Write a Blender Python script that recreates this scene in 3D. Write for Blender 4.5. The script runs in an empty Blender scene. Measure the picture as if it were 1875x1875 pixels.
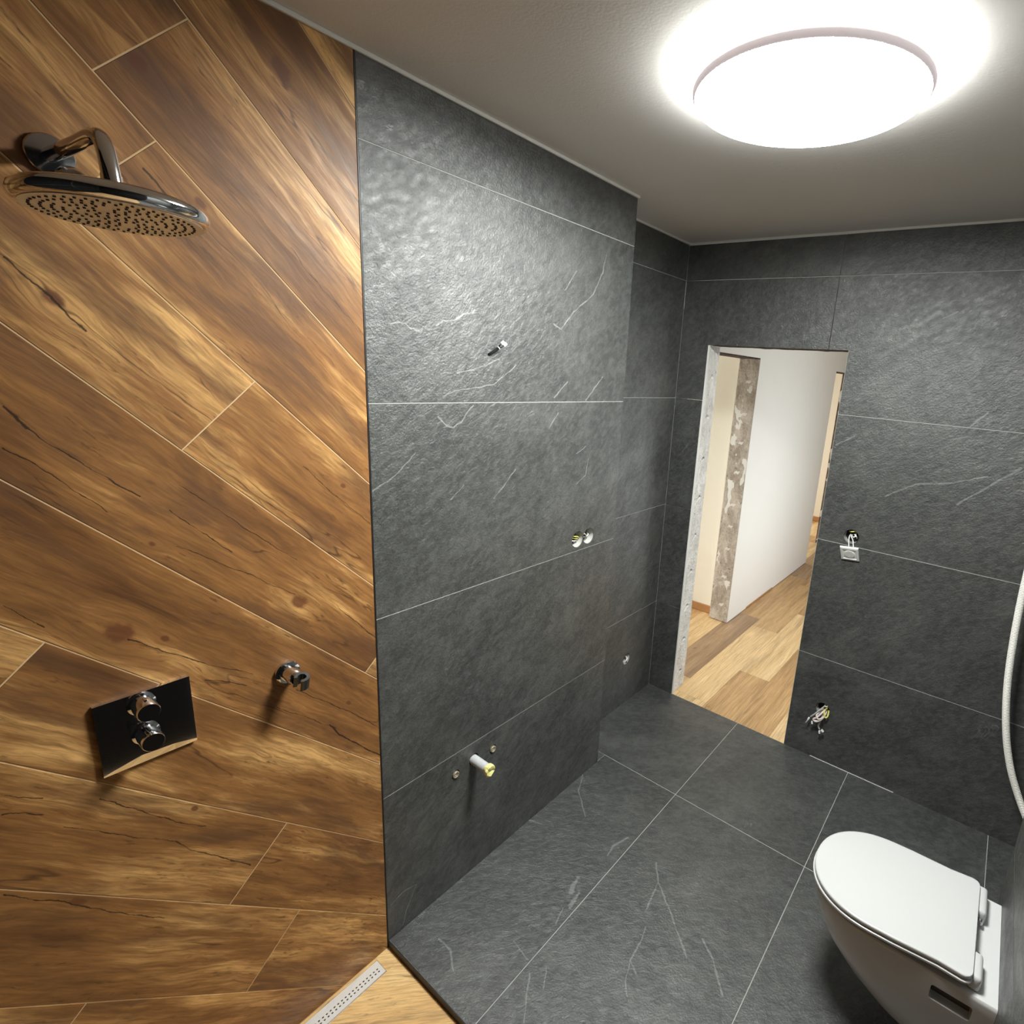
import bpy, bmesh, math, random
from mathutils import Vector, Matrix, noise

# ------------------------------------------------------------------ camera, world, exposure
SC = bpy.context.scene
COL = SC.collection
W_IMG = 1875.0
F_PX, PX, PY = 1007.81, 197.86, -12.67
CAM_POS = Vector((1.3441, -0.7870, 1.8882))
R_CAM = (Vector((0.81089102, 0.58084287, 0.0712553)),
         Vector((-0.19607929, 0.15495542, 0.96826738)),
         Vector((-0.55136981, 0.79913102, -0.23954322)))
cd = bpy.data.cameras.new('camera')
cam = bpy.data.objects.new('camera', cd)
COL.objects.link(cam)
cd.sensor_fit = 'HORIZONTAL'
cd.sensor_width = 36.0
cd.lens = F_PX / W_IMG * 36.0
cd.shift_x = -PX / W_IMG
cd.shift_y = PY / W_IMG
cd.clip_start = 0.02
m = Matrix.Identity(4)
for i in range(3):
    m[i][0] = R_CAM[0][i]
    m[i][1] = R_CAM[1][i]
    m[i][2] = -R_CAM[2][i]
    m[i][3] = CAM_POS[i]
cam.matrix_world = m
SC.camera = cam

wd = bpy.data.worlds.new('world')
SC.world = wd
wd.use_nodes = True
wd.node_tree.nodes['Background'].inputs[0].default_value = (0.85, 0.93, 1.0, 1)
wd.node_tree.nodes['Background'].inputs[1].default_value = 1.0

SC.view_settings.view_transform = 'Standard'
SC.view_settings.look = 'None'
SC.view_settings.exposure = 0.0
SC.view_settings.gamma = 1.0
SC.view_settings.use_curve_mapping = False
try:
    SC.cycles.use_denoising = True
    SC.cycles.max_bounces = 10
    SC.cycles.diffuse_bounces = 6
    SC.cycles.glossy_bounces = 6
    SC.cycles.sample_clamp_indirect = 4.0
except Exception:
    pass

LAMP_STRENGTH = 118.0      # diffuser of the ceiling lamp
LAMP_UP = 66.0           # ring on the back of the lamp, shining at the ceiling
LAMP_SIDE = 8.5          # back-glow band between lamp body and ceiling
LAMP_COL = (0.975, 1.0, 0.965)


def area(name, loc, target, sx, sy, power, col):
    l = bpy.data.lights.new(name, 'AREA')
    l.shape = 'RECTANGLE'
    l.size, l.size_y, l.energy, l.color = sx, sy, power, col
    o = bpy.data.objects.new(name, l)
    COL.objects.link(o)
    o.location = loc
    o.rotation_euler = (Vector(target) - Vector(loc)).to_track_quat('-Z', 'Y').to_euler()
    return o

# daylight through the windows of the hall and of the rooms beyond it (each lamp stands in a window opening)
area('hall_window_daylight', (1.24, 3.45, 0.95), (-0.2, 3.45, 0.9), 1.3, 1.2, 14.5, (0.93, 0.985, 1.0))
area('room_window_daylight', (-2.34, 2.6, 0.75), (-0.5, 2.75, 0.4), 0.8, 1.0, 25, (0.98, 0.98, 0.94))
area('far_window_daylight', (-2.34, 5.9, 0.95), (-0.2, 5.6, 0.3), 1.5, 1.2, 34, (1.0, 0.95, 0.86))

# ------------------------------------------------------------------ dimensions (metres)
H = 2.5378          # ceiling
D = 1.8889          # face of the door wall
Y1 = 1.1307         # end of the basin wall
REC = 0.187         # depth of the niche behind it
ZL = [0.5572, 1.1572, 1.7572, 2.3572]   # tile joints on the walls
TOP = H - 0.009
DL, DR, DH = -0.0177, 0.6773, 2.0403    # doorway
XJ = 0.5899
XA, YB = 0.4096, 1.1902                 # joints in the floor
PAN = -0.025
YBACK = -1.25
XW = 1.60           # face of the toilet wall
YW = 1.10           # its end
XR = 1.85
WT = 0.145          # thickness of the door wall
WOOD_CRACKS=[([(-0.629, 1.757), (-0.616, 1.738), (-0.606, 1.719)], 0.006), ([(-0.606, 1.719), (-0.583, 1.694), (-0.532, 1.64), (-0.472, 1.581)], 0.0028), ([(-0.638, 1.689), (-0.611, 1.668), (-0.574, 1.623), (-0.522, 1.561)], 0.003), ([(-0.43, 1.55), (-0.354, 1.46), (-0.33, 1.436)], 0.003), ([(-0.409, 1.598), (-0.316, 1.503), (-0.197, 1.383)], 0.002), ([(-0.425, 1.471), (-0.306, 1.379), (-0.207, 1.299)], 0.0022), ([(-0.11, 1.238), (-0.002, 1.1)], 0.003), ([(-0.168, 1.611), (-0.102, 1.537), (-0.006, 1.44)], 0.0022), ([(-0.674, 1.42), (-0.633, 1.363)], 0.003), ([(-0.521, 1.298), (-0.402, 1.192), (-0.314, 1.128)], 0.0025), ([(-0.405, 1.156), (-0.329, 1.105)], 0.003), ([(-0.219, 1.042), (-0.071, 0.89), (0.006, 0.801)], 0.0025), ([(-0.269, 1.017), (-0.129, 0.879)], 0.002), ([(-0.145, 0.897), (-0.119, 0.854), (-0.003, 0.715)], 0.0045), ([(-0.722, 1.065), (-0.675, 1.028)], 0.003), ([(-0.727, 1.027), (-0.703, 1.014), (-0.679, 0.995)], 0.003), ([(-0.601, 0.977), (-0.492, 0.839), (-0.439, 0.789)], 0.0028), ([(-0.657, 0.95), (-0.497, 0.788)], 0.002), ([(-0.497, 0.788), (-0.484, 0.764), (-0.36, 0.609)], 0.0035), ([(-0.749, 0.865), (-0.67, 0.776), (-0.611, 0.697), (-0.534, 0.606)], 0.003), ([(-0.405, 2.173), (-0.368, 2.133)], 0.006), ([(-0.598, 1.991), (-0.55, 1.934), (-0.516, 1.885)], 0.005), ([(-0.162, 2.092), (-0.131, 2.048), (-0.003, 1.924)], 0.002)]
WOOD_KNOTS=[((-0.533, 1.317), 0.019), ((-0.199, 1.275), 0.015), ((-0.075, 1.552), 0.006), ((-0.465, 1.485), 0.005), ((-0.159, 2.426), 0.016), ((-0.322, 2.138), 0.008), ((-0.55, 1.936), 0.012), ((-0.465, 1.278), 0.006), ((-0.089, 0.938), 0.006), ((-0.455, 0.848), 0.006), ((-0.659, 0.768), 0.009), ((-0.395, 2.341), 0.012)]
BASIN_VEINS=[([(0.063, 1.958), (0.093, 1.966), (0.112, 1.963), (0.131, 1.952), (0.161, 1.949)], 0.004), ([(0.208, 1.968), (0.234, 1.984), (0.266, 1.986), (0.302, 2.008), (0.34, 2.018)], 0.004), ([(0.685, 2.02), (0.723, 2.006), (0.778, 2.066), (0.89, 2.147), (0.937, 2.227), (0.954, 2.293)], 0.004), ([(0.731, 2.135), (0.763, 2.176), (0.788, 2.21)], 0.003), ([(0.279, 1.844), (0.332, 1.853), (0.439, 1.891)], 0.003), ([(0.229, 1.776), (0.275, 1.795), (0.332, 1.8), (0.42, 1.813), (0.512, 1.877)], 0.0028), ([(0.338, 1.751), (0.318, 1.73), (0.294, 1.701), (0.265, 1.684), (0.237, 1.693), (0.21, 1.717)], 0.0035), ([(0.701, 1.773), (0.767, 1.829)], 0.004), ([(0.68, 1.667), (0.725, 1.717)], 0.004), ([(0.879, 1.763), (0.977, 1.854)], 0.004), ([(0.004, 1.529), (0.05, 1.549), (0.09, 1.577), (0.136, 1.62)], 0.003), ([(0.255, 1.466), (0.304, 1.505)], 0.003), ([(0.427, 1.445), (0.472, 1.483), (0.519, 1.532)], 0.003), ([(0.851, 1.439), (0.905, 1.47), (0.916, 1.532)], 0.003), ([(0.841, 1.559), (0.895, 1.586)], 0.003), ([(0.013, 0.135), (0.059, 0.152), (0.108, 0.137)], 0.003), ([(0.108, 0.137), (0.07, 0.068), (0.055, 0.015)], 0.003)]
FLOOR_VEINS=[([(0.122, 0.105), (0.18, 0.109), (0.242, 0.073)], 0.005), ([(0.335, 0.576), (0.354, 0.511)], 0.014), ([(0.378, 0.53), (0.393, 0.461)], 0.012), ([(0.393, 0.385), (0.373, 0.445)], 0.004), ([(0.532, 0.825), (0.586, 0.754), (0.667, 0.693), (0.807, 0.577)], 0.005), ([(0.586, 0.754), (0.611, 0.628)], 0.005), ([(0.644, 0.578), (0.656, 0.534), (0.664, 0.454), (0.702, 0.428)], 0.004), ([(0.664, 0.454), (0.69, 0.388), (0.716, 0.356)], 0.003), ([(0.822, 0.667), (0.88, 0.627), (0.953, 0.544)], 0.006), ([(0.436, 0.217), (0.474, 0.165), (0.517, 0.109)], 0.004), ([(0.46, 0.267), (0.5, 0.215)], 0.003), ([(0.322, 0.256), (0.4, 0.244)], 0.004), ([(0.365, 0.724), (0.355, 0.778), (0.377, 0.849)], 0.007), ([(0.004, 1.01), (0.053, 0.919), (0.173, 0.822)], 0.004), ([(-0.004, 0.65), (0.052, 0.672)], 0.005)]
DOOR_VEINS=[([(0.942, 1.423), (1.049, 1.495), (1.18, 1.523), (1.299, 1.571)], 0.006), ([(1.219, 1.439), (1.307, 1.528), (1.402, 1.622)], 0.007), ([(1.202, 1.765), (1.25, 1.821)], 0.006), ([(0.69, 1.617), (0.766, 1.666)], 0.006), ([(1.026, 2.182), (1.073, 2.207)], 0.006)]

# ------------------------------------------------------------------ node helpers
class NT:
    def __init__(self, mat):
        mat.use_nodes = True
        self.t = mat.node_tree
        self.t.nodes.clear()
        self.out = self.t.nodes.new('ShaderNodeOutputMaterial')

    def n(self, kind, **kw):
        nd = self.t.nodes.new('ShaderNode' + kind)
        for k, v in kw.items():
            setattr(nd, k, v)
        return nd

    def put(self, sock, v):
        if hasattr(v, 'links'):
            self.t.links.new(v, sock)
        else:
            sock.default_value = v

    def math(self, op, a, b=None, clamp=False):
        nd = self.n('Math', operation=op, use_clamp=clamp)
        self.put(nd.inputs[0], a)
        if b is not None:
            self.put(nd.inputs[1], b)
        return nd.outputs[0]

    def vec(self, op, a, b=None, scale=None):
        nd = self.n('VectorMath', operation=op)
        self.put(nd.inputs[0], a)
        if b is not None:
            self.put(nd.inputs[1], b)
        if scale is not None:
            self.put(nd.inputs['Scale'], scale)
        return nd.outputs['Value'] if op in ('DOT_PRODUCT', 'LENGTH', 'DISTANCE') else nd.outputs[0]

    def mapping(self, v, scale=(1, 1, 1), rot=(0, 0, 0)):
        nd = self.n('Mapping')
        self.put(nd.inputs[0], v)
        nd.inputs['Scale'].default_value = scale
        nd.inputs['Rotation'].default_value = rot
        return nd.outputs[0]

    def noise(self, v, scale, detail=4, rough=0.55, dist=0.0, color=False):
        nd = self.n('TexNoise')
        self.put(nd.inputs['Vector'], v)
        nd.inputs['Scale'].default_value = scale
        nd.inputs['Detail'].default_value = detail
        nd.inputs['Roughness'].default_value = rough
        nd.inputs['Distortion'].default_value = dist
        return nd.outputs[1] if color else nd.outputs[0]

    def ramp(self, f, stops):
        nd = self.n('ValToRGB')
        self.put(nd.inputs[0], f)
        e = nd.color_ramp.elements
        while len(e) < len(stops):
            e.new(0.5)
        for el, (p, c) in zip(e, stops):
            el.position = p
            el.color = c if len(c) == 4 else (*c, 1)
        return nd.outputs[0]

    def rng(self, f, a, b, c=0.0, d=1.0, smooth=True):
        nd = self.n('MapRange')
        nd.interpolation_type = 'SMOOTHSTEP' if smooth else 'LINEAR'
        self.put(nd.inputs[0], f)
        for i, v in zip((1, 2, 3, 4), (a, b, c, d)):
            nd.inputs[i].default_value = v
        return nd.outputs[0]

    def mix(self, f, a, b, blend='MIX'):
        nd = self.n('Mix', data_type='RGBA', blend_type=blend)
        self.put(nd.inputs[0], f)
        for s, v in ((nd.inputs[6], a), (nd.inputs[7], b)):
            self.put(s, v if hasattr(v, 'links') else (*v[:3], 1))
        return nd.outputs[2]

    def bump(self, h, strength, dist):
        nd = self.n('Bump')
        self.put(nd.inputs['Height'], h)
        nd.inputs['Strength'].default_value = strength
        nd.inputs['Distance'].default_value = dist
        return nd.outputs[0]

    def bsdf(self, col, rough=0.5, metal=0.0, spec=0.5, normal=None, **kw):
        nd = self.n('BsdfPrincipled')
        self.put(nd.inputs['Base Color'], col if hasattr(col, 'links') else (*col[:3], 1))
        self.put(nd.inputs['Roughness'], rough)
        nd.inputs['Metallic'].default_value = metal
        nd.inputs['Specular IOR Level'].default_value = spec
        if normal is not None:
            self.t.links.new(normal, nd.inputs['Normal'])
        for k, v in kw.items():
            self.put(nd.inputs[k], v)
        self.t.links.new(nd.outputs[0], self.out.inputs[0])
        return nd

    def coords(self, offset=True):
        tc = self.n('TexCoord').outputs['Object']
        if not offset:
            return tc
        oi = self.n('ObjectInfo').outputs['Random']
        cx = self.n('CombineXYZ')
        for i, s in enumerate((97.0, 53.0, 31.0)):
            self.t.links.new(self.math('MULTIPLY', oi, s), cx.inputs[i])
        return self.vec('ADD', tc, cx.outputs[0])

    def strokes(self, v, lines):
        """mask of hairline marks (cracks, veins): lines = [(points, width)] in the tile's own plane"""
        flat = self.mapping(v, (1, 1, 0))
        wob = self.vec('SUBTRACT', self.noise(flat, 24, 4, 0.6, color=True), (0.5, 0.5, 0.5))
        p = self.vec('ADD', flat, self.vec('SCALE', self.mapping(wob, (1, 1, 0)), scale=0.014))
        thin = self.rng(self.noise(flat, 26, 2), 0.30, 0.62, 0.45, 1.35)
        total = None
        for pts, wdt in lines:
            best = None
            for (ax, ay), (bx, by) in zip(pts, pts[1:]):
                dx, dy = bx - ax, by - ay
                l2 = max(dx * dx + dy * dy, 1e-8)
                pa = self.vec('SUBTRACT', p, (ax, ay, 0))
                h = self.math('ADD', self.vec('DOT_PRODUCT', pa, (dx / l2, dy / l2, 0)), 0.0, clamp=True)
                q = self.vec('SCALE', (dx, dy, 0), scale=h)
                d = self.vec('LENGTH', self.vec('SUBTRACT', pa, q))
                best = d if best is None else self.math('MINIMUM', best, d)
            msk = self.rng(self.math('DIVIDE', best, thin), wdt * 0.25, wdt * 0.75, 1.0, 0.0)
            total = msk if total is None else self.math('MAXIMUM', total, msk)
        return total


MATS = {}


def mat(name, build):
    if name not in MATS:
        mm = bpy.data.materials.new(name)
        build(NT(mm))
        MATS[name] = mm
    return MATS[name]


def plain(name, col, rough=0.5, metal=0.0, spec=0.5, var=0.06, scale=9.0, **kw):
    """painted / plastic / metal surface with a faint procedural mottling"""
    def b(t):
        v = t.coords(False)
        f = t.noise(v, scale, 3)
        lo = tuple(c * (1 - var) for c in col)
        hi = tuple(min(1, c * (1 + var)) for c in col)
        t.bsdf(t.mix(f, lo, hi), rough, metal, spec, **kw)
    return mat(name, b)


def slate(name, lines=None, tint=0.68, vein=0.36):
    def b(t):
        v = t.coords()
        raw = t.coords(False)
        d = t.mapping(v, (1, 1, 1), (0, 0, math.radians(-38)))
        ds = t.mapping(d, (1.0, 1.5, 1.0))
        big = t.noise(ds, 2.6, 8, 0.66)
        mid = t.noise(ds, 9.0, 7, 0.68, 0.5)
        fine = t.noise(v, 170, 4, 0.75)
        f = t.math('ADD', t.math('MULTIPLY', big, 0.5), t.math('MULTIPLY', mid, 0.5))
        k = tint
        col = t.ramp(f, [(0.36, (0.052 * k, 0.055 * k, 0.053 * k)), (0.50, (0.092 * k, 0.095 * k, 0.091 * k)),
                         (0.64, (0.180 * k, 0.184 * k, 0.174 * k))])
        col = t.mix(t.rng(fine, 0.36, 0.64, 0.0, 0.5), col, (0.045 * k, 0.048 * k, 0.046 * k))
        speck = t.noise(ds, 34, 6, 0.75, 0.3)
        col = t.mix(t.rng(speck, 0.40, 0.66, 0.0, 0.42), col, (0.21 * k, 0.215 * k, 0.20 * k))
        # hairline veins of the stone print
        vn = t.noise(t.mapping(d, (1.0, 2.6, 1.0)), 3.1, 5, 0.55, 0.8)
        hair = t.math('ABSOLUTE', t.math('SUBTRACT', vn, 0.5))
        hair = t.rng(hair, 0.0, 0.0055, 1.0, 0.0)
        gate = t.rng(t.noise(d, 3.7, 2), 0.56, 0.66)
        hair = t.math('MULTIPLY', hair, t.math('MULTIPLY', gate, 0.22))
        if lines:
            hair = t.math('MAXIMUM', hair, t.math('MULTIPLY', t.strokes(raw, lines), vein))
        col = t.mix(hair, col, (0.34, 0.35, 0.33))
        # cleft relief
        cl = t.noise(t.mapping(d, (1.0, 1.7, 1.0)), 30, 7, 0.72, 0.5)
        hgt = t.math('ADD', t.math('MULTIPLY', cl, 0.7), t.math('MULTIPLY', t.noise(v, 150, 3), 0.3))
        hgt = t.math('ADD', hgt, t.math('MULTIPLY', big, 0.9))
        t.bsdf(col, t.rng(mid, 0.3, 0.7, 0.46, 0.32), 0, 0.85, t.bump(hgt, 0.65, 0.007))
    return mat(name, b)


def woodtile(name, tones, cracks=None, knots=None, rough=0.46, dirt=1.0, stretch=1.0):
    dk, md, lt = tones

    def b(t):
        v = t.mapping(t.coords(), (stretch, 1, 1))
        raw = t.coords(False)
        oi = t.n('ObjectInfo').outputs['Random']
        warp = t.vec('SUBTRACT', t.noise(t.mapping(v, (2.2, 5.0, 1)), 1.0, 4, 0.6, color=True), (0.5, 0.5, 0.5))
        w = t.vec('ADD', v, t.vec('SCALE', warp, scale=0.06))
        if knots:
            # grain flows round the knots
            for (kx, ky), kr in knots:
                dd = t.vec('SUBTRACT', t.mapping(raw, (1, 1, 0)), (kx, ky, 0))
                ln = t.vec('LENGTH', t.mapping(dd, (0.55, 1, 1)))
                fall = t.rng(ln, kr * 0.6, kr * 4.0, 1.0, 0.0)
                w = t.vec('ADD', w, t.vec('SCALE', dd, scale=t.math('MULTIPLY', fall, -0.55)))
        tone = t.noise(t.mapping(w, (1.5, 7.0, 1)), 1.0, 4, 0.6)
        band = t.noise(t.mapping(w, (3.6, 34.0, 1)), 1.0, 5, 0.68, 0.4)
        grain = t.noise(t.mapping(w, (12.0, 190.0, 1)), 1.0, 4, 0.66)
        f = t.math('ADD', t.math('MULTIPLY', tone, 0.62), t.math('MULTIPLY', band, 0.38))
        f = t.math('ADD', f, t.math('MULTIPLY', t.math('SUBTRACT', oi, 0.5), 0.07))
        col = t.ramp(f, [(0.34, dk), (0.50, md), (0.63, lt)])
        col = t.mix(t.rng(grain, 0.36, 0.68, 0.0, 0.55), col, tuple(c * 0.42 for c in md))
        # short dark pores, gathered in patches
        por = t.math('MULTIPLY', t.rng(t.noise(t.mapping(w, (26.0, 150.0, 1)), 1.0, 3, 0.6), 0.56, 0.70),
                     t.rng(t.noise(t.mapping(v, (3.0, 7.0, 1)), 1.7, 3), 0.46, 0.64, 0.15, 1.0))
        col = t.mix(t.math('MULTIPLY', por, 0.75 * dirt), col, (0.085, 0.036, 0.014))
        # greyish smoked clouds
        cloud = t.rng(t.noise(t.mapping(v, (2.4, 9.0, 1)), 1.0, 5, 0.62, 0.5), 0.50, 0.66, 0.0, 0.62 * dirt)
        col = t.mix(cloud, col, (0.112, 0.053, 0.026))
        # thin dark veins along the grain
        ve = t.math('ABSOLUTE', t.math('SUBTRACT', t.noise(t.mapping(w, (1.5, 13.0, 1)), 1.0, 3, 0.5), 0.5))
        ve = t.math('MULTIPLY', t.rng(ve, 0.0, 0.010, 1.0, 0.0), t.rng(t.noise(t.mapping(v, (2.0, 8.0, 1)), 1.3, 2), 0.52, 0.64))
        col = t.mix(t.math('MULTIPLY', ve, 0.72 * dirt), col, (0.05, 0.022, 0.009))
        if knots:
            for (kx, ky), kr in knots:
                dd = t.vec('SUBTRACT', t.mapping(raw, (1, 1, 0)), (kx, ky, 0))
                ln = t.math('ADD', t.vec('LENGTH', t.mapping(dd, (0.68, 1, 1))), t.math('MULTIPLY', t.math('SUBTRACT', t.noise(raw, 55, 3), 0.5), kr * 1.1))
                col = t.mix(t.rng(ln, kr * 0.55, kr * 1.25, 0.80, 0.0), col, (0.125, 0.042, 0.018))
        if cracks:
            col = t.mix(t.math('MULTIPLY', t.strokes(raw, [(p, w_ * 0.62) for p, w_ in cracks]), 0.88), col, (0.018, 0.009, 0.005))
        hgt = t.math('ADD', t.math('MULTIPLY', grain, 0.6), t.math('MULTIPLY', band, 0.6))
        t.bsdf(col, t.rng(band, 0.3, 0.7, rough + 0.08, rough - 0.06), 0, 0.38, t.bump(hgt, 0.35, 0.0012))
    return mat(name, b)


BATH_WOOD = ((0.108, 0.042, 0.014), (0.352, 0.162, 0.052), (0.86, 0.50, 0.185))
PAN_WOOD = ((0.52, 0.29, 0.11), (0.80, 0.50, 0.21), (0.90, 0.62, 0.29))
HALL_LIGHT = ((0.56, 0.35, 0.155), (0.80, 0.56, 0.29), (0.90, 0.67, 0.38))
HALL_DARK = ((0.27, 0.165, 0.095), (0.40, 0.26, 0.15), (0.50, 0.33, 0.195))
HALL_TAN = ((0.39, 0.23, 0.105), (0.58, 0.36, 0.165), (0.68, 0.44, 0.215))


def mt_ceiling(t):
    v = t.coords(False)
    h = t.math('ADD', t.noise(v, 130, 4, 0.6), t.math('MULTIPLY', t.noise(v, 45, 3), 0.7))
    t.bsdf(t.mix(t.noise(v, 3, 3), (0.76, 0.74, 0.715), (0.80, 0.78, 0.755)), 0.85, 0, 0.2, t.bump(h, 0.18, 0.003))


def mt_paint(t):
    v = t.coords(False)
    h = t.noise(v, 110, 4, 0.6)
    t.bsdf(t.mix(t.noise(v, 2.5, 3), (0.80, 0.79, 0.76), (0.84, 0.83, 0.80)), 0.8, 0, 0.25, t.bump(h, 0.25, 0.003))


def mt_beige(t):
    v = t.coords(False)
    h = t.noise(v, 110, 4, 0.6)
    t.bsdf(t.mix(t.noise(v, 2.5, 3), (0.77, 0.73, 0.63), (0.81, 0.77, 0.67)), 0.8, 0, 0.25, t.bump(h, 0.25, 0.003))


def mt_grey_grout(t):
    v = t.coords(False)
    t.bsdf(t.mix(t.noise(v, 14, 4), (0.32, 0.33, 0.31), (0.50, 0.50, 0.47)), 0.8, 0, 0.2)


def mt_tan_grout(t):
    v = t.coords(False)
    t.bsdf(t.mix(t.noise(v, 14, 4), (0.62, 0.42, 0.22), (0.74, 0.54, 0.32)), 0.75, 0, 0.25)


def rough_plaster(name, light, dark, deep):
    def b(t):
        v = t.coords(False)
        big = t.noise(t.mapping(v, (14, 14, 7)), 1.0, 6, 0.66, 0.6)
        sm = t.noise(v, 70, 5, 0.68)
        col = t.ramp(t.math('ADD', t.math('MULTIPLY', big, 0.7), t.math('MULTIPLY', sm, 0.3)),
                     [(0.40, dark), (0.50, tuple((a + c) / 2 for a, c in zip(light, dark))), (0.58, light)])
        pit = t.math('MULTIPLY', t.rng(t.noise(v, 42, 4, 0.6), 0.64, 0.70), 0.75)
        col = t.mix(pit, col, deep)
        t.bsdf(col, 0.9, 0, 0.2, t.bump(t.math('ADD', big, sm), 0.9, 0.012))
    return mat(name, b)


M_CEIL = mat('ceiling_paint', mt_ceiling)
M_PAINT = mat('white_wall_paint', mt_paint)
M_BEIGE = mat('cream_wall_paint', mt_beige)
M_GROUT = mat('grey_grout', mt_grey_grout)
M_TGROUT = mat('tan_grout', mt_tan_grout)
M_BEAD = plain('white_sealant', (0.78, 0.77, 0.73), 0.5)
M_CHROME = plain('chrome', (0.80, 0.80, 0.82), 0.06, 1.0, 0.5, 0.02)
M_DCHROME = plain('dark_chrome', (0.52, 0.52, 0.55), 0.10, 1.0, 0.5, 0.02)
M_BLACKG = plain('glossy_black_insert', (0.02, 0.02, 0.02), 0.12)
M_STEEL = plain('brushed_steel', (0.80, 0.78, 0.74), 0.38, 0.35, 0.5, 0.05)
M_CERAMIC = plain('sanitary_ceramic', (0.60, 0.60, 0.595), 0.10, 0.0, 0.5, 0.01)
M_LID = plain('toilet_lid_plastic', (0.55, 0.55, 0.546), 0.22, 0.0, 0.5, 0.01)
M_BLACK = plain('black_edge_profile', (0.012, 0.010, 0.010), 0.5)
M_HOLE = plain('dark_cavity', (0.010, 0.010, 0.009), 0.9)
M_PLASTIC = plain('white_plastic', (0.80, 0.80, 0.77), 0.35)
M_CUP = plain('white_box_plastic', (0.50, 0.50, 0.475), 0.25)
M_BLACKCABLE = plain('black_cable', (0.012, 0.012, 0.012), 0.5)
M_GREYCABLE = plain('grey_cable', (0.42, 0.41, 0.39), 0.5)
M_PINKCABLE = plain('pinkish_grey_cable', (0.74, 0.63, 0.59), 0.5)
M_YELLOWW = plain('yellow_wire', (0.66, 0.62, 0.16), 0.45)
M_TAPE = plain('yellow_tape', (0.84, 0.80, 0.32), 0.5)
M_PIPE = plain('grey_pipe', (0.55, 0.56, 0.57), 0.4, 0.0, 0.5, 0.18, 60)
M_NICKEL = plain('brass_nickel_plug', (0.62, 0.55, 0.44), 0.35, 0.6)
M_REFLDARK = plain('reflection_darkener', (0.010, 0.010, 0.010), 0.95, 0.0, 0.04)  # near-black, added on unseen walls to darken what the chrome reflects
M_RUBBER = plain('dark_nozzle_rubber', (0.05, 0.035, 0.025), 0.6)
M_BASE = plain('warm_wood_baseboard', (0.40, 0.20, 0.08), 0.45, var=0.15)
M_RIM = plain('lamp_rim_added_glow', (0.70, 0.62, 0.63), 0.4, 0.0, 0.5, 0.02, **{'Emission Color': (0.93, 0.83, 0.85, 1), 'Emission Strength': 0.42})  # weak emission stands in for light bounced onto the rim
M_RECESS = plain('shaded_recess_back', (0.10, 0.09, 0.08), 0.6)  # shade inside the slot is put into this dark colour
M_CORD = plain('cream_conduit_plastic', (0.88, 0.86, 0.79), 0.4)
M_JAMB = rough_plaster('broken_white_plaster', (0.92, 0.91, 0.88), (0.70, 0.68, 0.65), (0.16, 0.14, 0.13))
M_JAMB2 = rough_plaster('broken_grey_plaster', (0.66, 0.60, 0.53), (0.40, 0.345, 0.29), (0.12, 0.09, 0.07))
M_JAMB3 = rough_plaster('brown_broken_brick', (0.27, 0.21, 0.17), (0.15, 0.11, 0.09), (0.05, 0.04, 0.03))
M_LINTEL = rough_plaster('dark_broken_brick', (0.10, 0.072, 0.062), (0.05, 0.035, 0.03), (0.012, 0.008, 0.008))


def emit(name, col, s):
    def b(t):
        e = t.n('Emission')
        e.inputs[0].default_value = (*col, 1)
        e.inputs[1].default_value = s
        t.t.links.new(e.outputs[0], t.out.inputs[0])
    return mat(name, b)


M_LAMP = emit('lamp_diffuser_light', LAMP_COL, LAMP_STRENGTH)
M_LSIDE = emit('lamp_side_light', LAMP_COL, LAMP_SIDE)

M_LUP = emit('lamp_back_light', LAMP_COL, LAMP_UP)

# ------------------------------------------------------------------ object helpers


def link(name, me, material=None, parent=None, matrix=None, smooth=False):
    o = bpy.data.objects.new(name, me)
    COL.objects.link(o)
    if material is not None and not me.materials:
        me.materials.append(material)
    if smooth:
        for p in me.polygons:
            p.use_smooth = True
    if matrix is not None:
        o.matrix_basis = matrix
    if parent is not None:
        o.parent = parent
    return o


def obj(name, bm, material=None, parent=None, matrix=None, smooth=False, sharp=None):
    bmesh.ops.recalc_face_normals(bm, faces=bm.faces[:])
    if sharp is not None:
        for e in bm.edges:
            e.smooth = not (len(e.link_faces) == 2 and e.calc_face_angle(0) > math.radians(sharp))
    me = bpy.data.meshes.new(name)
    bm.to_mesh(me)
    bm.free()
    return link(name, me, material, parent, matrix, smooth or sharp is not None)


def tag(o, label, cat, group=None):
    o['label'] = label
    o['category'] = cat
    if group:
        o['group'] = group
    return o


def struct(o):
    o['kind'] = 'structure'
    return o


def thing(name, label, cat, loc=(0, 0, 0), group=None):
    o = bpy.data.objects.new(name, None)
    o.empty_display_size = 0.05
    COL.objects.link(o)
    o.location = loc
    return tag(o, label, cat, group)


def put(o, root):
    """make o (built in world coordinates) a part of root"""
    o.parent = root
    o.matrix_parent_inverse = Matrix.Translation(-Vector(root.location))
    return o


def add_box(bm, a, b):
    (x0, y0, z0), (x1, y1, z1) = a, b
    v = [bm.verts.new(p) for p in ((x0, y0, z0), (x1, y0, z0), (x1, y1, z0), (x0, y1, z0),
                                   (x0, y0, z1), (x1, y0, z1), (x1, y1, z1), (x0, y1, z1))]
    for f in ((0, 3, 2, 1), (4, 5, 6, 7), (0, 1, 5, 4), (1, 2, 6, 5), (2, 3, 7, 6), (3, 0, 4, 7)):
        bm.faces.new([v[i] for i in f])


def box(a, b, bevel=0.0, seg=2):
    bm = bmesh.new()
    add_box(bm, a, b)
    if bevel:
        bmesh.ops.bevel(bm, geom=bm.edges[:], offset=bevel, segments=seg, affect='EDGES', profile=0.5)
    return bm


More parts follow.
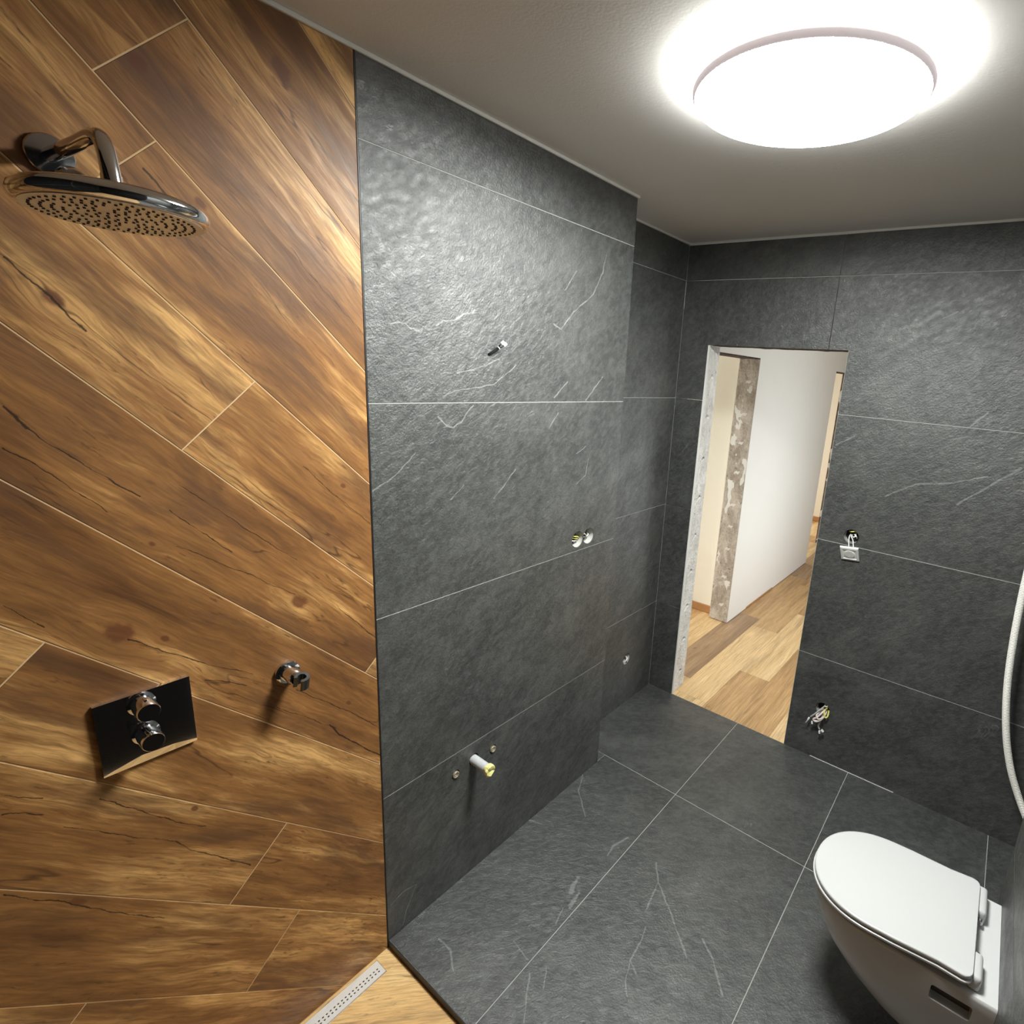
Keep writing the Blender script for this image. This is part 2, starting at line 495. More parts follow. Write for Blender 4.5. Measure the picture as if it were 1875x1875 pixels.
def frame(axis, up=None):
    z = Vector(axis).normalized()
    ref = Vector(up) if up else (Vector((0, 0, 1)) if abs(z.z) < 0.9 else Vector((1, 0, 0)))
    x = ref.cross(z)
    x.normalize()
    return x, z.cross(x), z


def add_lathe(bm, base, axis, prof, n=32, cap0=True, cap1=True):
    """prof: [(radius, height along axis)]"""
    x, y, z = frame(axis)
    base = Vector(base)
    rings = []
    for r, h in prof:
        rings.append([bm.verts.new(base + z * h + (x * math.cos(2 * math.pi * k / n) + y * math.sin(2 * math.pi * k / n)) * r)
                      for k in range(n)])
    for a, b in zip(rings, rings[1:]):
        for k in range(n):
            bm.faces.new((a[k], a[(k + 1) % n], b[(k + 1) % n], b[k]))
    if cap0:
        bm.faces.new(rings[0][::-1])
    if cap1:
        bm.faces.new(rings[-1])


def lathe(base, axis, prof, n=32, cap0=True, cap1=True):
    bm = bmesh.new()
    add_lathe(bm, base, axis, prof, n, cap0, cap1)
    return bm


def smooth_path(pts, sub=6):
    pts = [Vector(p) for p in pts]
    out = []
    for i in range(len(pts) - 1):
        p0 = pts[max(i - 1, 0)]
        p1, p2 = pts[i], pts[i + 1]
        p3 = pts[min(i + 2, len(pts) - 1)]
        for k in range(sub):
            t = k / sub
            out.append(0.5 * ((2 * p1) + (p2 - p0) * t + (2 * p0 - 5 * p1 + 4 * p2 - p3) * t * t
                              + (3 * p1 - p0 - 3 * p2 + p3) * t ** 3))
    out.append(pts[-1])
    return out


def add_tube(bm, pts, r, n=10, caps=True):
    pts = [Vector(p) for p in pts]
    rad = r if isinstance(r, (list, tuple)) else [r] * len(pts)
    t0 = (pts[1] - pts[0]).normalized()
    x, y, _ = frame(t0)
    rings = []
    for i, p in enumerate(pts):
        t = (pts[min(i + 1, len(pts) - 1)] - pts[max(i - 1, 0)]).normalized()
        x = (x - t * x.dot(t)).normalized()
        y = t.cross(x)
        rings.append([bm.verts.new(p + (x * math.cos(2 * math.pi * k / n) + y * math.sin(2 * math.pi * k / n)) * rad[i])
                      for k in range(n)])
    for a, b in zip(rings, rings[1:]):
        for k in range(n):
            bm.faces.new((a[k], a[(k + 1) % n], b[(k + 1) % n], b[k]))
    if caps:
        bm.faces.new(rings[0][::-1])
        bm.faces.new(rings[-1])


def tube(pts, r, n=10):
    bm = bmesh.new()
    add_tube(bm, pts, r, n)
    return bm


def orient(bm, loc, axis, up=None):
    x, y, z = frame(axis, up)
    mm = Matrix((x, y, z)).transposed().to_4x4()
    mm.translation = Vector(loc)
    bmesh.ops.transform(bm, matrix=mm, verts=bm.verts[:])
    return bm


def cut(objs, cutters):
    """drill holes: boolean difference, cutters are bmeshes"""
    for c in cutters:
        bmesh.ops.recalc_face_normals(c, faces=c.faces[:])
        me = bpy.data.meshes.new('cutter')
        c.to_mesh(me)
        c.free()
        co = bpy.data.objects.new('cutter', me)
        COL.objects.link(co)
        for o in objs:
            md = o.modifiers.new('hole', 'BOOLEAN')
            md.operation = 'DIFFERENCE'
            md.solver = 'EXACT'
            md.object = co
            bpy.context.view_layer.update()
            dg = bpy.context.evaluated_depsgraph_get()
            new = bpy.data.meshes.new_from_object(o.evaluated_get(dg))
            o.modifiers.clear()
            o.data = new
        bpy.data.objects.remove(co)
        bpy.data.meshes.remove(me)


# ---- tiles: a polygon in a wall's plane, given thickness and chamfered front edges
def offset_poly(poly, d):
    n = len(poly)
    out = []
    for i in range(n):
        p0, p1, p2 = Vector(poly[i - 1]), Vector(poly[i]), Vector(poly[(i + 1) % n])
        e0, e1 = (p1 - p0).normalized(), (p2 - p1).normalized()
        n0, n1 = Vector((-e0.y, e0.x)), Vector((-e1.y, e1.x))
        k = 1 + n0.dot(n1)
        out.append(p1 + (n0 + n1) * (d / max(k, 0.2)))
    return out


def area2(poly):
    return sum(poly[i - 1][0] * poly[i][1] - poly[i][0] * poly[i - 1][1] for i in range(len(poly)))


def clip(poly, nx, ny, c):
    """keep nx*x+ny*y <= c"""
    out = []
    for i in range(len(poly)):
        a, b = poly[i - 1], poly[i]
        da, db = nx * a[0] + ny * a[1] - c, nx * b[0] + ny * b[1] - c
        if (da <= 0) != (db <= 0):
            t = da / (da - db)
            out.append((a[0] + (b[0] - a[0]) * t, a[1] + (b[1] - a[1]) * t))
        if db <= 0:
            out.append(b)
    return out


class Plane:
    def __init__(self, o, u, v):
        self.o, self.u, self.v = Vector(o), Vector(u).normalized(), Vector(v).normalized()
        self.n = self.u.cross(self.v)

    def pt(self, a, b, c=0.0):
        return self.o + self.u * a + self.v * b + self.n * c


JOINT = 0.0022


def tile(name, pl, poly, material, parent, thick=0.009, cham=0.0007, gap=JOINT, proud=0.0, ax=None):
    """poly in plane coordinates; ax = local x direction of the tile inside the plane (for grain)"""
    if area2(poly) < 0:
        poly = poly[::-1]
    cx = min(p[0] for p in poly)
    cy = min(p[1] for p in poly)
    a = Vector(ax) if ax else Vector((1, 0))
    b = Vector((-a.y, a.x))
    loc = [Vector(((Vector(p) - Vector((cx, cy))).dot(a), (Vector(p) - Vector((cx, cy))).dot(b))) for p in poly]
    outer = offset_poly(loc, gap / 2)
    inner = offset_poly(loc, gap / 2 + cham)
    bm = bmesh.new()
    back = [bm.verts.new((p.x, p.y, -thick)) for p in outer]
    side = [bm.verts.new((p.x, p.y, -cham)) for p in outer]
    front = [bm.verts.new((p.x, p.y, 0)) for p in inner]
    n = len(poly)
    for r0, r1 in ((back, side), (side, front)):
        for i in range(n):
            bm.faces.new((r0[i], r0[(i + 1) % n], r1[(i + 1) % n], r1[i]))
    bm.faces.new(front)
    bm.faces.new(back[::-1])
    U = pl.u * a.x + pl.v * a.y
    V = pl.u * b.x + pl.v * b.y
    mm = Matrix((U, V, pl.n)).transposed().to_4x4()
    mm.translation = pl.pt(cx, cy, proud)
    o = obj(name, bm, material, parent, mm)
    return o


def local_marks(marks, cx, cy, ax, poly):
    """wall-plane polylines that touch the tile polygon, in the tile's local frame"""
    a = Vector(ax)
    b = Vector((-a.y, a.x))
    if area2(poly) < 0:
        poly = poly[::-1]

    def inside(p):
        return all((poly[i][0] - poly[i - 1][0]) * (p[1] - poly[i - 1][1]) -
                   (poly[i][1] - poly[i - 1][1]) * (p[0] - poly[i - 1][0]) > -0.004 for i in range(len(poly)))

    def loc(p):
        q = Vector(p) - Vector((cx, cy))
        return (round(q.dot(a), 4), round(q.dot(b), 4))
    out = []
    for pts, wd_ in marks:
        if isinstance(pts, tuple):
            if inside(pts):
                out.append((loc(pts), wd_))
        elif any(inside(p) for p in pts):
            out.append(([loc(p) for p in pts], wd_))
    return out


def rect(x0, y0, x1, y1):
    return [(x0, y0), (x1, y0), (x1, y1), (x0, y1)]


def rough_face(name, o, u, v, lu, lv, material, parent, seed, amp=0.006, notches=(), step=0.007, nlim=None):
    """broken masonry face: a displaced sheet with notches, closed at the back"""
    o, u, v = Vector(o), Vector(u), Vector(v)
    n = u.cross(v)
    nu, nv = max(3, int(lu / step)), max(3, int(lv / step))
    bm = bmesh.new()
    grid = []
    for j in range(nv + 1):
        row = []
        for i in range(nu + 1):
            a, b = i / nu * lu, j / nv * lv
            p = o + u * a + v * b
            q = Vector((a * 22 + seed, b * 11, seed))
            h = noise.fractal(q, 1.0, 2.0, 5) * amp
            h += max(0, noise.noise(Vector((a * 9 + seed * 3, b * 6.5, 1.7)))) * amp * 1.4
            for (ca, cb, ra, rb, dep) in notches:
                da = (a - ca + 0.25 * (b - cb)) / ra
                db = (b - cb - 0.5 * (a - ca) + 0.006 * math.sin(a * 150)) / rb
                d2 = da * da + db * db
                if d2 < 1:
                    h -= dep * (1 - d2 ** 5)
            edge = min(a, lu - a, b, lv - b)
            if edge < 1e-6:
                h = min(h, 0.0) * 0.4
            row.append(bm.verts.new(p + n * h))
        grid.append(row)
    for j in range(nv):
        for i in range(nu):
            bm.faces.new((grid[j][i], grid[j][i + 1], grid[j + 1][i + 1], grid[j + 1][i]))
    return obj(name, bm, material, parent, smooth=False)

# ================================================================== SETTING: walls, floors, ceiling
GR = 0.0009     # joints lie this far behind the tile faces
BK = 0.05       # thickness of the backing walls


def slab(name, a, b, material):
    return struct(obj(name, box(a, b), material))

ceiling = slab('ceiling', (-0.35, YBACK - 0.06, H), (XR + 0.1, D + WT, H + 0.08), M_CEIL)

# --- wall_basin: slate wall standing proud, grout shows between the tiles
P_LEFT = Plane((0, 0, 0), (0, 1, 0), (0, 0, 1))           # u = Y, v = Z, normal +X
wall_basin = slab('wall_basin', (-BK - GR, 0.0, 0), (-GR, Y1 - 0.002, H), M_GROUT)
rows = [-0.004] + ZL + [TOP]
basin_tiles = []
for z0, z1 in zip(rows, rows[1:]):
    r = rect(0.0, z0, Y1, z1)
    ml = local_marks(BASIN_VEINS, 0.0, z0, (1, 0), r)
    basin_tiles.append(tile('slate_tile', P_LEFT, r, slate('slate_basin_%d' % len(basin_tiles), ml, vein=0.50), wall_basin))
# return face of the basin wall towards the niche
P_RET = Plane((0, Y1, 0), (-1, 0, 0), (0, 0, 1))
for z0, z1 in zip(rows, rows[1:]):
    tile('slate_tile', P_RET, rect(0.0, z0, REC, z1), slate('slate_plain'), wall_basin, thick=0.004)

# --- wall_recess: set back behind the basin wall
P_REC = Plane((-REC, 0, 0), (0, 1, 0), (0, 0, 1))
wall_recess = slab('wall_recess', (-REC - BK - GR, Y1 - 0.05, 0), (-REC - GR, D + 0.02, H), M_GROUT)
recess_tiles = [tile('slate_tile', P_REC, rect(Y1 - 0.04, z0, D, z1), slate('slate_plain'), wall_recess)
                for z0, z1 in zip(rows, rows[1:])]

# --- wall_door with the rough doorway
P_DOOR = Plane((0, D, 0), (1, 0, 0), (0, 0, 1))           # u = X, v = Z, normal -Y
bm = bmesh.new()
yb = D + WT
add_box(bm, (-REC - 0.02, D + GR, 0), (DL - 0.012, yb, H))
add_box(bm, (DR, D + GR, 0), (XR + 0.05, yb, H))
add_box(bm, (DL - 0.012, D + GR, DH + 0.012), (DR, yb, H))
wall_door = struct(obj('wall_door', bm, M_GROUT))
door_polys = []
for z0, z1 in zip(rows, rows[1:]):
    if z1 < DH:
        door_polys += [rect(-REC, z0, DL, z1), rect(DR, z0, 1.79, z1), rect(1.79, z0, XR, z1)]
    elif z0 < DH:
        door_polys += [[(-REC, z0), (DL, z0), (DL, DH), (XJ, DH), (XJ, z1), (-REC, z1)],
                       [(DR, z0), (1.79, z0), (1.79, z1), (XJ, z1), (XJ, DH), (DR, DH)], rect(1.79, z0, XR, z1)]
    else:
        door_polys += [rect(-REC, z0, XJ, z1), rect(XJ, z0, 1.79, z1), rect(1.79, z0, XR, z1)]
door_tiles = []
for i, p in enumerate(door_polys):
    cx, cy = min(q[0] for q in p), min(q[1] for q in p)
    ml = local_marks(DOOR_VEINS, cx, cy, (1, 0), rect(cx, cy, max(q[0] for q in p), max(q[1] for q in p)))
    door_tiles.append(tile('slate_tile', P_DOOR, p, slate('slate_door_%d' % i, ml, tint=0.57) if ml else slate('slate_door_plain', tint=0.57), wall_door))
# broken plaster faces of the doorway: left reveal and head
nts = [(0.070, zc, 0.026, 0.011, 0.045) for zc in (0.115, 0.33, 0.545, 0.765, 0.985, 1.21, 1.43, 1.66, 1.875)]
rough_face('door_reveal', (DL - 0.004, D + 0.006, 0), (0, 1, 0), (0, 0, 1), WT - 0.006, DH + 0.004, M_JAMB, wall_door, 3.1,
           0.0035, nts, 0.0036)
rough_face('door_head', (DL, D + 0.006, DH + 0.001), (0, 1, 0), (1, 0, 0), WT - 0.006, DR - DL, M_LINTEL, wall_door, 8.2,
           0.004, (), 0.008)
# thin plaster edge bead along the left side of the doorway
obj('corner_bead', box((DL - 0.004, D - 0.0015, 0.0), (DL + 0.0035, D + 0.012, DH), 0.001), M_BEAD, wall_door)

# --- wall_toilet: pre-wall carrying the toilet, and the walls around it
P_TOI = Plane((XW, 0, 0), (0, -1, 0), (0, 0, 1))          # u = -Y, normal -X
wall_toilet = slab('wall_toilet', (XW + GR, YBACK, PAN - 0.02), (XW + 0.22, YW - 0.009, H), M_GROUT)
us = [-YW, 0.0, -YBACK]
for z0, z1 in zip(rows, rows[1:]):
    for a, b in zip(us, us[1:]):
        tile('slate_tile', P_TOI, rect(a, z0, b, z1), slate('slate_plain') if a < -0.05 else M_REFLDARK, wall_toilet)  # shower stretch is out of view, blackened for the chrome's reflections
P_TOE = Plane((XW, YW, 0), (-1, 0, 0), (0, 0, 1))
for z0, z1 in zip(rows, rows[1:]):
    tile('slate_tile', P_TOE, rect(-0.23, z0, 0.0, z1), slate('slate_plain'), wall_toilet)
P_RT = Plane((XR, 0, 0), (0, -1, 0), (0, 0, 1))
wall_right = slab('wall_right', (XR + GR, YW - 0.1, 0), (XR + 0.08, D + WT, H), M_GROUT)
for z0, z1 in zip(rows, rows[1:]):
    tile('slate_tile', P_RT, rect(-D, z0, -YW, z1), slate('slate_plain'), wall_right)
P_BACK = Plane((0, YBACK, 0), (-1, 0, 0), (0, 0, 1))
wall_back = slab('wall_back', (-BK, YBACK - 0.06, PAN - 0.02), (XW + 0.22, YBACK - GR, H), M_GROUT)
for z0, z1 in zip(rows, rows[1:]):
    for a, b in ((-XW, -0.8), (-0.8, 0.0)):
        tile('slate_tile', P_BACK, rect(a, z0, b, z1), M_REFLDARK, wall_back)  # unseen wall, blackened to darken reflections and cut bounce light

# --- wall_shower: wood-look planks laid on the diagonal
wall_shower = slab('wall_shower', (-BK - GR, YBACK, PAN - 0.02), (-GR, -0.002, H), M_TGROUT)
TH = math.radians(45.9)
AX = (math.cos(TH), -math.sin(TH))          # along the plank (down to the right)
NX = (math.sin(TH), math.cos(TH))
B0, PITCH, LEN = 0.0745, 0.20, 1.20
PHASE = {7: -1.2, 6: -1.971, 5: -1.8625, 4: -1.474, 3: -0.75, 2: -0.5, 1: -0.2, 0: -0.668, -1: -0.443, -2: -0.84,
         -3: -0.35, -4: -0.95, -5: -0.6, 8: -1.6, 9: -2.1}
random.seed(4)
wood_planks = []
for k in range(-6, 10):
    s0 = B0 + PITCH * k
    ph = PHASE.get(k, -0.5)
    for j in range(-4, 5):
        a0 = ph + LEN * j
        pts = [(a0, s0), (a0 + LEN, s0), (a0 + LEN, s0 + PITCH), (a0, s0 + PITCH)]
        poly = [(a * AX[0] + s * NX[0], a * AX[1] + s * NX[1]) for a, s in pts]
        for c in ((1, 0, -0.0025), (-1, 0, -YBACK), (0, 1, TOP), (0, -1, -(PAN + 0.001))):
            poly = clip(poly, *c)
            if len(poly) < 3:
                break
        if len(poly) < 3 or abs(area2(poly)) < 0.002:
            continue
        cx, cy = min(p[0] for p in poly), min(p[1] for p in poly)
        cr = local_marks(WOOD_CRACKS, cx, cy, AX, poly)
        kn = local_marks(WOOD_KNOTS, cx, cy, AX, poly)
        m_ = woodtile('wood_tile_%d' % len(wood_planks), BATH_WOOD, cr, kn) if (cr or kn) else woodtile('wood_tile_plain', BATH_WOOD)
        wood_planks.append(tile('wood_tile', P_LEFT, poly, m_, wall_shower, ax=AX, gap=0.0026, cham=0.0006))

# --- floor: large slate tiles; shower pan a step lower
floor = slab('floor', (-REC - 0.03, 0.003, -0.06), (XR + 0.04, D + 0.004, -GR), M_GROUT)
P_FLOOR = Plane((0, 0, 0), (1, 0, 0), (0, 1, 0))
xs = [XA - 0.6, XA, XA + 0.6, XA + 1.2, XR + 0.0013]
floor_tiles = []
for (x0, x1) in zip(xs, xs[1:]):
    for (y0, y1) in ((0.0035, YB), (YB, D + 0.0042)):
        xa = max(x0, -REC if y0 > 1 else -0.0013)
        r = rect(xa, y0, x1, y1)
        if x0 < 0 and y0 > 1:
            r = rect(-REC - 0.0013, YB, x1, y1)
        ml = local_marks(FLOOR_VEINS, r[0][0], r[0][1], (1, 0), r)
        nm = 'slate_floor_%d' % len(floor_tiles)
        floor_tiles.append(tile('slate_tile', P_FLOOR, r, slate(nm, ml, tint=0.56), floor, gap=0.0026))
tile('slate_tile', P_FLOOR, rect(-REC, Y1, -0.0009, YB), slate('slate_plain'), floor, gap=0.0004)
trim_1 = struct(obj('trim_1', box((0.0, -0.0005, PAN + 0.001), (XW, 0.0038, 0.0006), 0.0004), M_BLACK))     # step edge
trim_2 = struct(obj('trim_2', box((-0.008, -0.0030, PAN), (0.0008, 0.0008, TOP), 0.0003), M_BLACK))         # wood / slate edge

PANBM = bmesh.new()
DRX0, DRX1, DRY0, DRY1 = 0.0105, 0.0640, -0.9500, -0.0465
for a_, b_ in (((DRX1, YBACK, PAN - 0.05), (XW, 0.0, PAN - GR)), ((0.0, YBACK, PAN - 0.05), (DRX0, 0.0, PAN - GR)),
               ((DRX0, YBACK, PAN - 0.05), (DRX1, DRY0, PAN - GR)), ((DRX0, DRY1, PAN - 0.05), (DRX1, 0.0, PAN - GR))):
    add_box(PANBM, a_, b_)
floor_shower = struct(obj('floor_shower', PANBM, M_TGROUT))
P_PAN = Plane((0, 0, PAN), (1, 0, 0), (0, 1, 0))
q2 = math.sqrt(0.5)
for k in range(-4, 10):
    for j in range(-3, 4):
        s0, a0 = 0.012 + 0.20 * k, -0.55 + 0.37 * (k % 3) + 1.2 * j
        pts = [(a0, s0), (a0 + 1.2, s0), (a0 + 1.2, s0 + 0.20), (a0, s0 + 0.20)]
        full = [(a * q2 + s * q2, a * q2 - s * q2) for a, s in pts]
        full = full[::-1]
        for reg in ((DRX1, YBACK, XW, 0.0), (0.0, YBACK, DRX1, DRY0), (0.0, DRY1, DRX1, 0.0)):
            poly = full
            for c in ((-1, 0, -reg[0]), (1, 0, reg[2]), (0, -1, -reg[1]), (0, 1, reg[3])):
                poly = clip(poly, *c)
                if len(poly) < 3:
                    break
            if len(poly) < 3 or abs(area2(poly)) < 0.0003:
                continue
            tile('wood_tile', P_PAN, poly, woodtile('wood_tile_pan', PAN_WOOD, dirt=0.75), floor_shower, ax=(q2, q2),
                 gap=0.0012 if reg[0] == DRX1 else 0.0, cham=0.0003)
tile('edge_strip', P_PAN, rect(0.0005, DRY0, DRX0, DRY1), woodtile('wood_tile_pan', PAN_WOOD, dirt=0.75), floor_shower,
     ax=(0, 1), gap=0.0008, cham=0.0003)

# white sealant beads where the tiles meet the ceiling
BD = 0.010
trims = [((-0.0005, YBACK, H - BD), (0.0085, Y1 + 0.004, H)),
         ((-REC - 0.0005, Y1 + 0.002, H - BD), (-REC + 0.0085, D, H)),
         ((-REC, D - 0.0085, H - BD), (XR, D + 0.0005, H)),
         ((XW - 0.0085, YBACK, H - BD), (XW + 0.0005, YW, H))]
for i, (a, b) in enumerate(trims):
    struct(obj('trim_%d' % (i + 3), box(a, b, 0.003), M_BEAD))
# bright sealant line at the foot of the door wall, patchy as in the photograph
struct(obj('trim_7', box((DR + 0.14, D - 0.0022, -0.0002), (1.22, D + 0.001, 0.0024), 0.0006), M_BEAD))
struct(obj('trim_8', box((-REC - 0.001, D - 0.0009, 2.22), (-REC + 0.0009, D + 0.001, 2.352), 0.0004), M_BEAD))

# ================================================================== HALL AND ROOMS BEYOND THE DOORWAY
HZ = 2.50
floor_hall = slab('floor_hall', (-2.45, D + 0.004, -0.06), (1.35, 8.2, -0.0032), M_HOLE)
P_HF = Plane((0, 0, -0.002), (1, 0, 0), (0, 1, 0))
TONES = {'l': woodtile('oak_light', HALL_LIGHT, dirt=0.45, stretch=0.42), 'd': woodtile('oak_smoked', HALL_DARK, dirt=0.5, stretch=0.42),
         't': woodtile('oak_tan', HALL_TAN, dirt=0.45, stretch=0.42)}
PW = 0.2053
PLK = {-3: ([2.6, 3.8, 5.0, 6.2], 'ltltl'), -2: ([2.3, 3.5, 4.7, 5.9], 'lltlt'), -1: ([2.127, 3.31, 4.535, 5.8], 'ldtdt'),
       0: ([1.95, 3.16, 4.35, 5.6], 'llttl'), 1: ([2.44, 3.64, 4.84, 6.1], 'tltll'), 2: ([3.02, 4.22, 5.4, 6.6], 'tltlt'),
       3: ([2.75, 3.95, 5.15, 6.3], 'ltllt'), 4: ([2.2, 3.4, 4.6, 5.8], 'tltlt'), 5: ([2.9, 4.1, 5.3, 6.5], 'ltltl')}
for k in range(-11, 7):
    ends, tones = PLK.get(k, ([2.5 + 0.37 * (k % 3), 3.7 + 0.37 * (k % 3), 4.9 + 0.37 * (k % 3), 6.1 + 0.37 * (k % 3)], 'tltlt'))
    ys = [D + 0.005] + ends + [8.2]
    x0 = -0.023 + PW * k
    for i in range(len(ys) - 1):
        tile('floor_plank', P_HF, rect(max(x0, -2.4), ys[i], min(x0 + PW, 1.35), ys[i + 1]), TONES[tones[i]], floor_hall,
             ax=(0, 1), gap=0.0008, cham=0.0004)

HX0, HX1 = -0.346, -0.190      # wall between hall and side rooms
O1a, O1b, O2a, O2b = 2.10, 3.040, 5.045, 5.920
L1, L2 = 2.031, 2.016
bm = bmesh.new()
add_box(bm, (HX0, D + WT, 0), (HX1, O1a, HZ))
add_box(bm, (HX0, O1a, L1), (HX1, O1b, HZ))
add_box(bm, (HX0, O1b, 0.004), (HX1, O2a, HZ))
add_box(bm, (HX0, O2a, L2), (HX1, O2b, HZ))
add_box(bm, (HX0, O2b, 0), (HX1, 8.2, HZ))
wall_hall = struct(obj('wall_hall', bm, M_PAINT))
n2 = [(0.085, zc, 0.024, 0.009, 0.035) for zc in (0.135, 0.37, 0.60, 0.78, 0.95, 1.20, 1.42, 1.63, 1.86)]
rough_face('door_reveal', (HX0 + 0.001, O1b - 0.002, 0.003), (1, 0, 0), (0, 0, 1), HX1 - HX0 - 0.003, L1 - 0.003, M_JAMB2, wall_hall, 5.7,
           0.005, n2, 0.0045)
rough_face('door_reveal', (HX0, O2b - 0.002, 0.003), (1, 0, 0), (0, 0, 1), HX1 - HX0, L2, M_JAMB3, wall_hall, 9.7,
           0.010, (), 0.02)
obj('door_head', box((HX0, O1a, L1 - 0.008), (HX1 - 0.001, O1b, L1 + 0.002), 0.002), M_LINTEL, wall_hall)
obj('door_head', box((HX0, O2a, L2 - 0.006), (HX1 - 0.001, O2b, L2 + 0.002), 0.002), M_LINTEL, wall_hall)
# side room wall seen past the broken jamb
wall_room = slab('wall_room', (-2.40, 3.115, 0), (HX0, 3.215, HZ), M_BEIGE)
struct(obj('baseboard_room', box((-2.38, 3.101, 0), (HX0 - 0.002, 3.116, 0.062), 0.003), M_BASE))
wall_far = slab('wall_far', (-2.40, 7.02, 0), (HX0, 7.10, HZ), M_BEIGE)
struct(obj('baseboard_far', box((-2.38, 7.004, 0), (HX0 - 0.002, 7.021, 0.065), 0.003), M_BASE))
struct(obj('baseboard_hall', box((HX1 - 0.001, 3.42, 0), (HX1 + 0.006, 4.02, 0.016), 0.002), M_BASE))


def window_wall(name, x0, x1, y0, y1, ops):
    bm = bmesh.new()
    ys = y0
    for (a, b, z0, z1) in ops:
        add_box(bm, (x0, ys, 0), (x1, a, HZ))
        add_box(bm, (x0, a, 0), (x1, b, z0))
        add_box(bm, (x0, a, z1), (x1, b, HZ))
        ys = b
    add_box(bm, (x0, ys, 0), (x1, y1, HZ))
    return struct(obj(name, bm, M_PAINT))


wall_hall_right = window_wall('wall_hall_right', 1.27, 1.35, D + WT, 8.2, [(2.78, 4.12, 0.30, 1.60)])
wall_room_left = window_wall('wall_room_left', -2.45, -2.37, D + WT, 8.2, [(2.18, 3.02, 0.22, 1.28), (5.1, 6.7, 0.3, 1.6)])
slab('wall_hall_end', (-2.45, 8.2, 0), (1.35, 8.28, HZ), M_PAINT)
slab('wall_hall_near', (-2.45, D + WT - 0.06, 0), (-0.24, D + WT + 0.01, HZ), M_PAINT)
slab('ceiling_hall', (-2.45, D + WT, HZ), (1.35, 8.28, HZ + 0.08), M_PAINT)
for i, (x, a, b, z0, z1) in enumerate(((1.31, 2.78, 4.12, 0.30, 1.60), (-2.41, 2.18, 3.02, 0.22, 1.28), (-2.41, 5.1, 6.7, 0.3, 1.6))):
    bm = bmesh.new()
    for aa, bb in (((a, z0), (a + 0.05, z1)), ((b - 0.05, z0), (b, z1)), ((a + 0.05, z0), (b - 0.05, z0 + 0.05)), ((a + 0.05, z1 - 0.05), (b - 0.05, z1))):
        add_box(bm, (x - 0.03, aa[0], aa[1]), (x + 0.03, bb[0], bb[1]))
    struct(obj('window_%d' % (i + 1), bm, M_PLASTIC))

# ================================================================== THINGS
# ---- ceiling lamp
LC = (0.8345, 0.560)
lamp = thing('ceiling_lamp', 'large round white ceiling lamp, switched on', 'lamp', (LC[0], LC[1], H))
put(obj('lamp_base', lathe((*LC, H), (0, 0, -1), [(0.17, 0), (0.17, 0.038)], 48), M_PLASTIC), lamp)
put(obj('glow_band', lathe((*LC, H), (0, 0, -1), [(0.215, 0.010), (0.215, 0.0365)], 64, False, False), M_LSIDE), lamp)
put(obj('back_glow', lathe((*LC, H), (0, 0, -1), [(0.217, 0.0366), (0.246, 0.0372)], 64, False, False), M_LUP), lamp)
put(obj('lamp_rim', lathe((*LC, H), (0, 0, -1), [(0.247, 0.0378), (0.2515, 0.0385), (0.2525, 0.041), (0.2490, 0.0515), (0.2465, 0.0525), (0.222, 0.0405)], 96, False, False),
        M_RIM, smooth=True), lamp)
put(obj('diffuser', lathe((*LC, H), (0, 0, -1), [(0.2480, 0.0508), (0.2450, 0.0535), (0.235, 0.0550), (0.21, 0.0570), (0.17, 0.0590), (0.12, 0.0605), (0.06, 0.0615), (0.004, 0.0620)], 96, False, True),
        M_LAMP, smooth=True), lamp)

# ---- toilet
toilet = thing('toilet', 'white wall-hung toilet with its lid closed', 'toilet', (XW, 0.845, 0.07))
TY = 0.845


def u_outline(xf, hw, xb, xc, n=26, rback=0.0):
    """plan outline: straight back at xb, straight sides, elliptic front reaching xf"""
    pts = []
    if rback:
        for k in range(5):
            a = math.pi / 2 * k / 4
            pts.append((xb - rback + rback * math.cos(a), hw - rback + rback * math.sin(a)))
    else:
        pts.append((xb, hw))
    for k in range(1, 4):
        pts.append((xb - rback + (xc - xb + rback) * k / 4, hw))
    for k in range(n + 1):
        a = math.pi / 2 - math.pi * k / n
        c, s = math.cos(a), math.sin(a)
        pts.append((xc - (xc - xf) * abs(c) ** 0.92, hw * math.copysign(abs(s) ** 0.92, s)))
    for k in range(1, 4):
        pts.append((xc + (xb - rback - xc) * k / 4, -hw))
    if rback:
        for k in range(5):
            a = -math.pi / 2 + math.pi / 2 * k / 4
            pts.append((xb - rback + rback * math.cos(a), -hw + rback + rback * math.sin(a)))
    else:
        pts.append((xb, -hw))
    return pts


def loft(levels):
    bm = bmesh.new()
    rings = [[bm.verts.new(p) for p in lv] for lv in levels]
    n = len(rings[0])
    for a, b in zip(rings, rings[1:]):
        for k in range(n):
            bm.faces.new((a[k], a[(k + 1) % n], b[(k + 1) % n], b[k]))
    bm.faces.new(rings[0][::-1])
    bm.faces.new(rings[-1])
    return bm


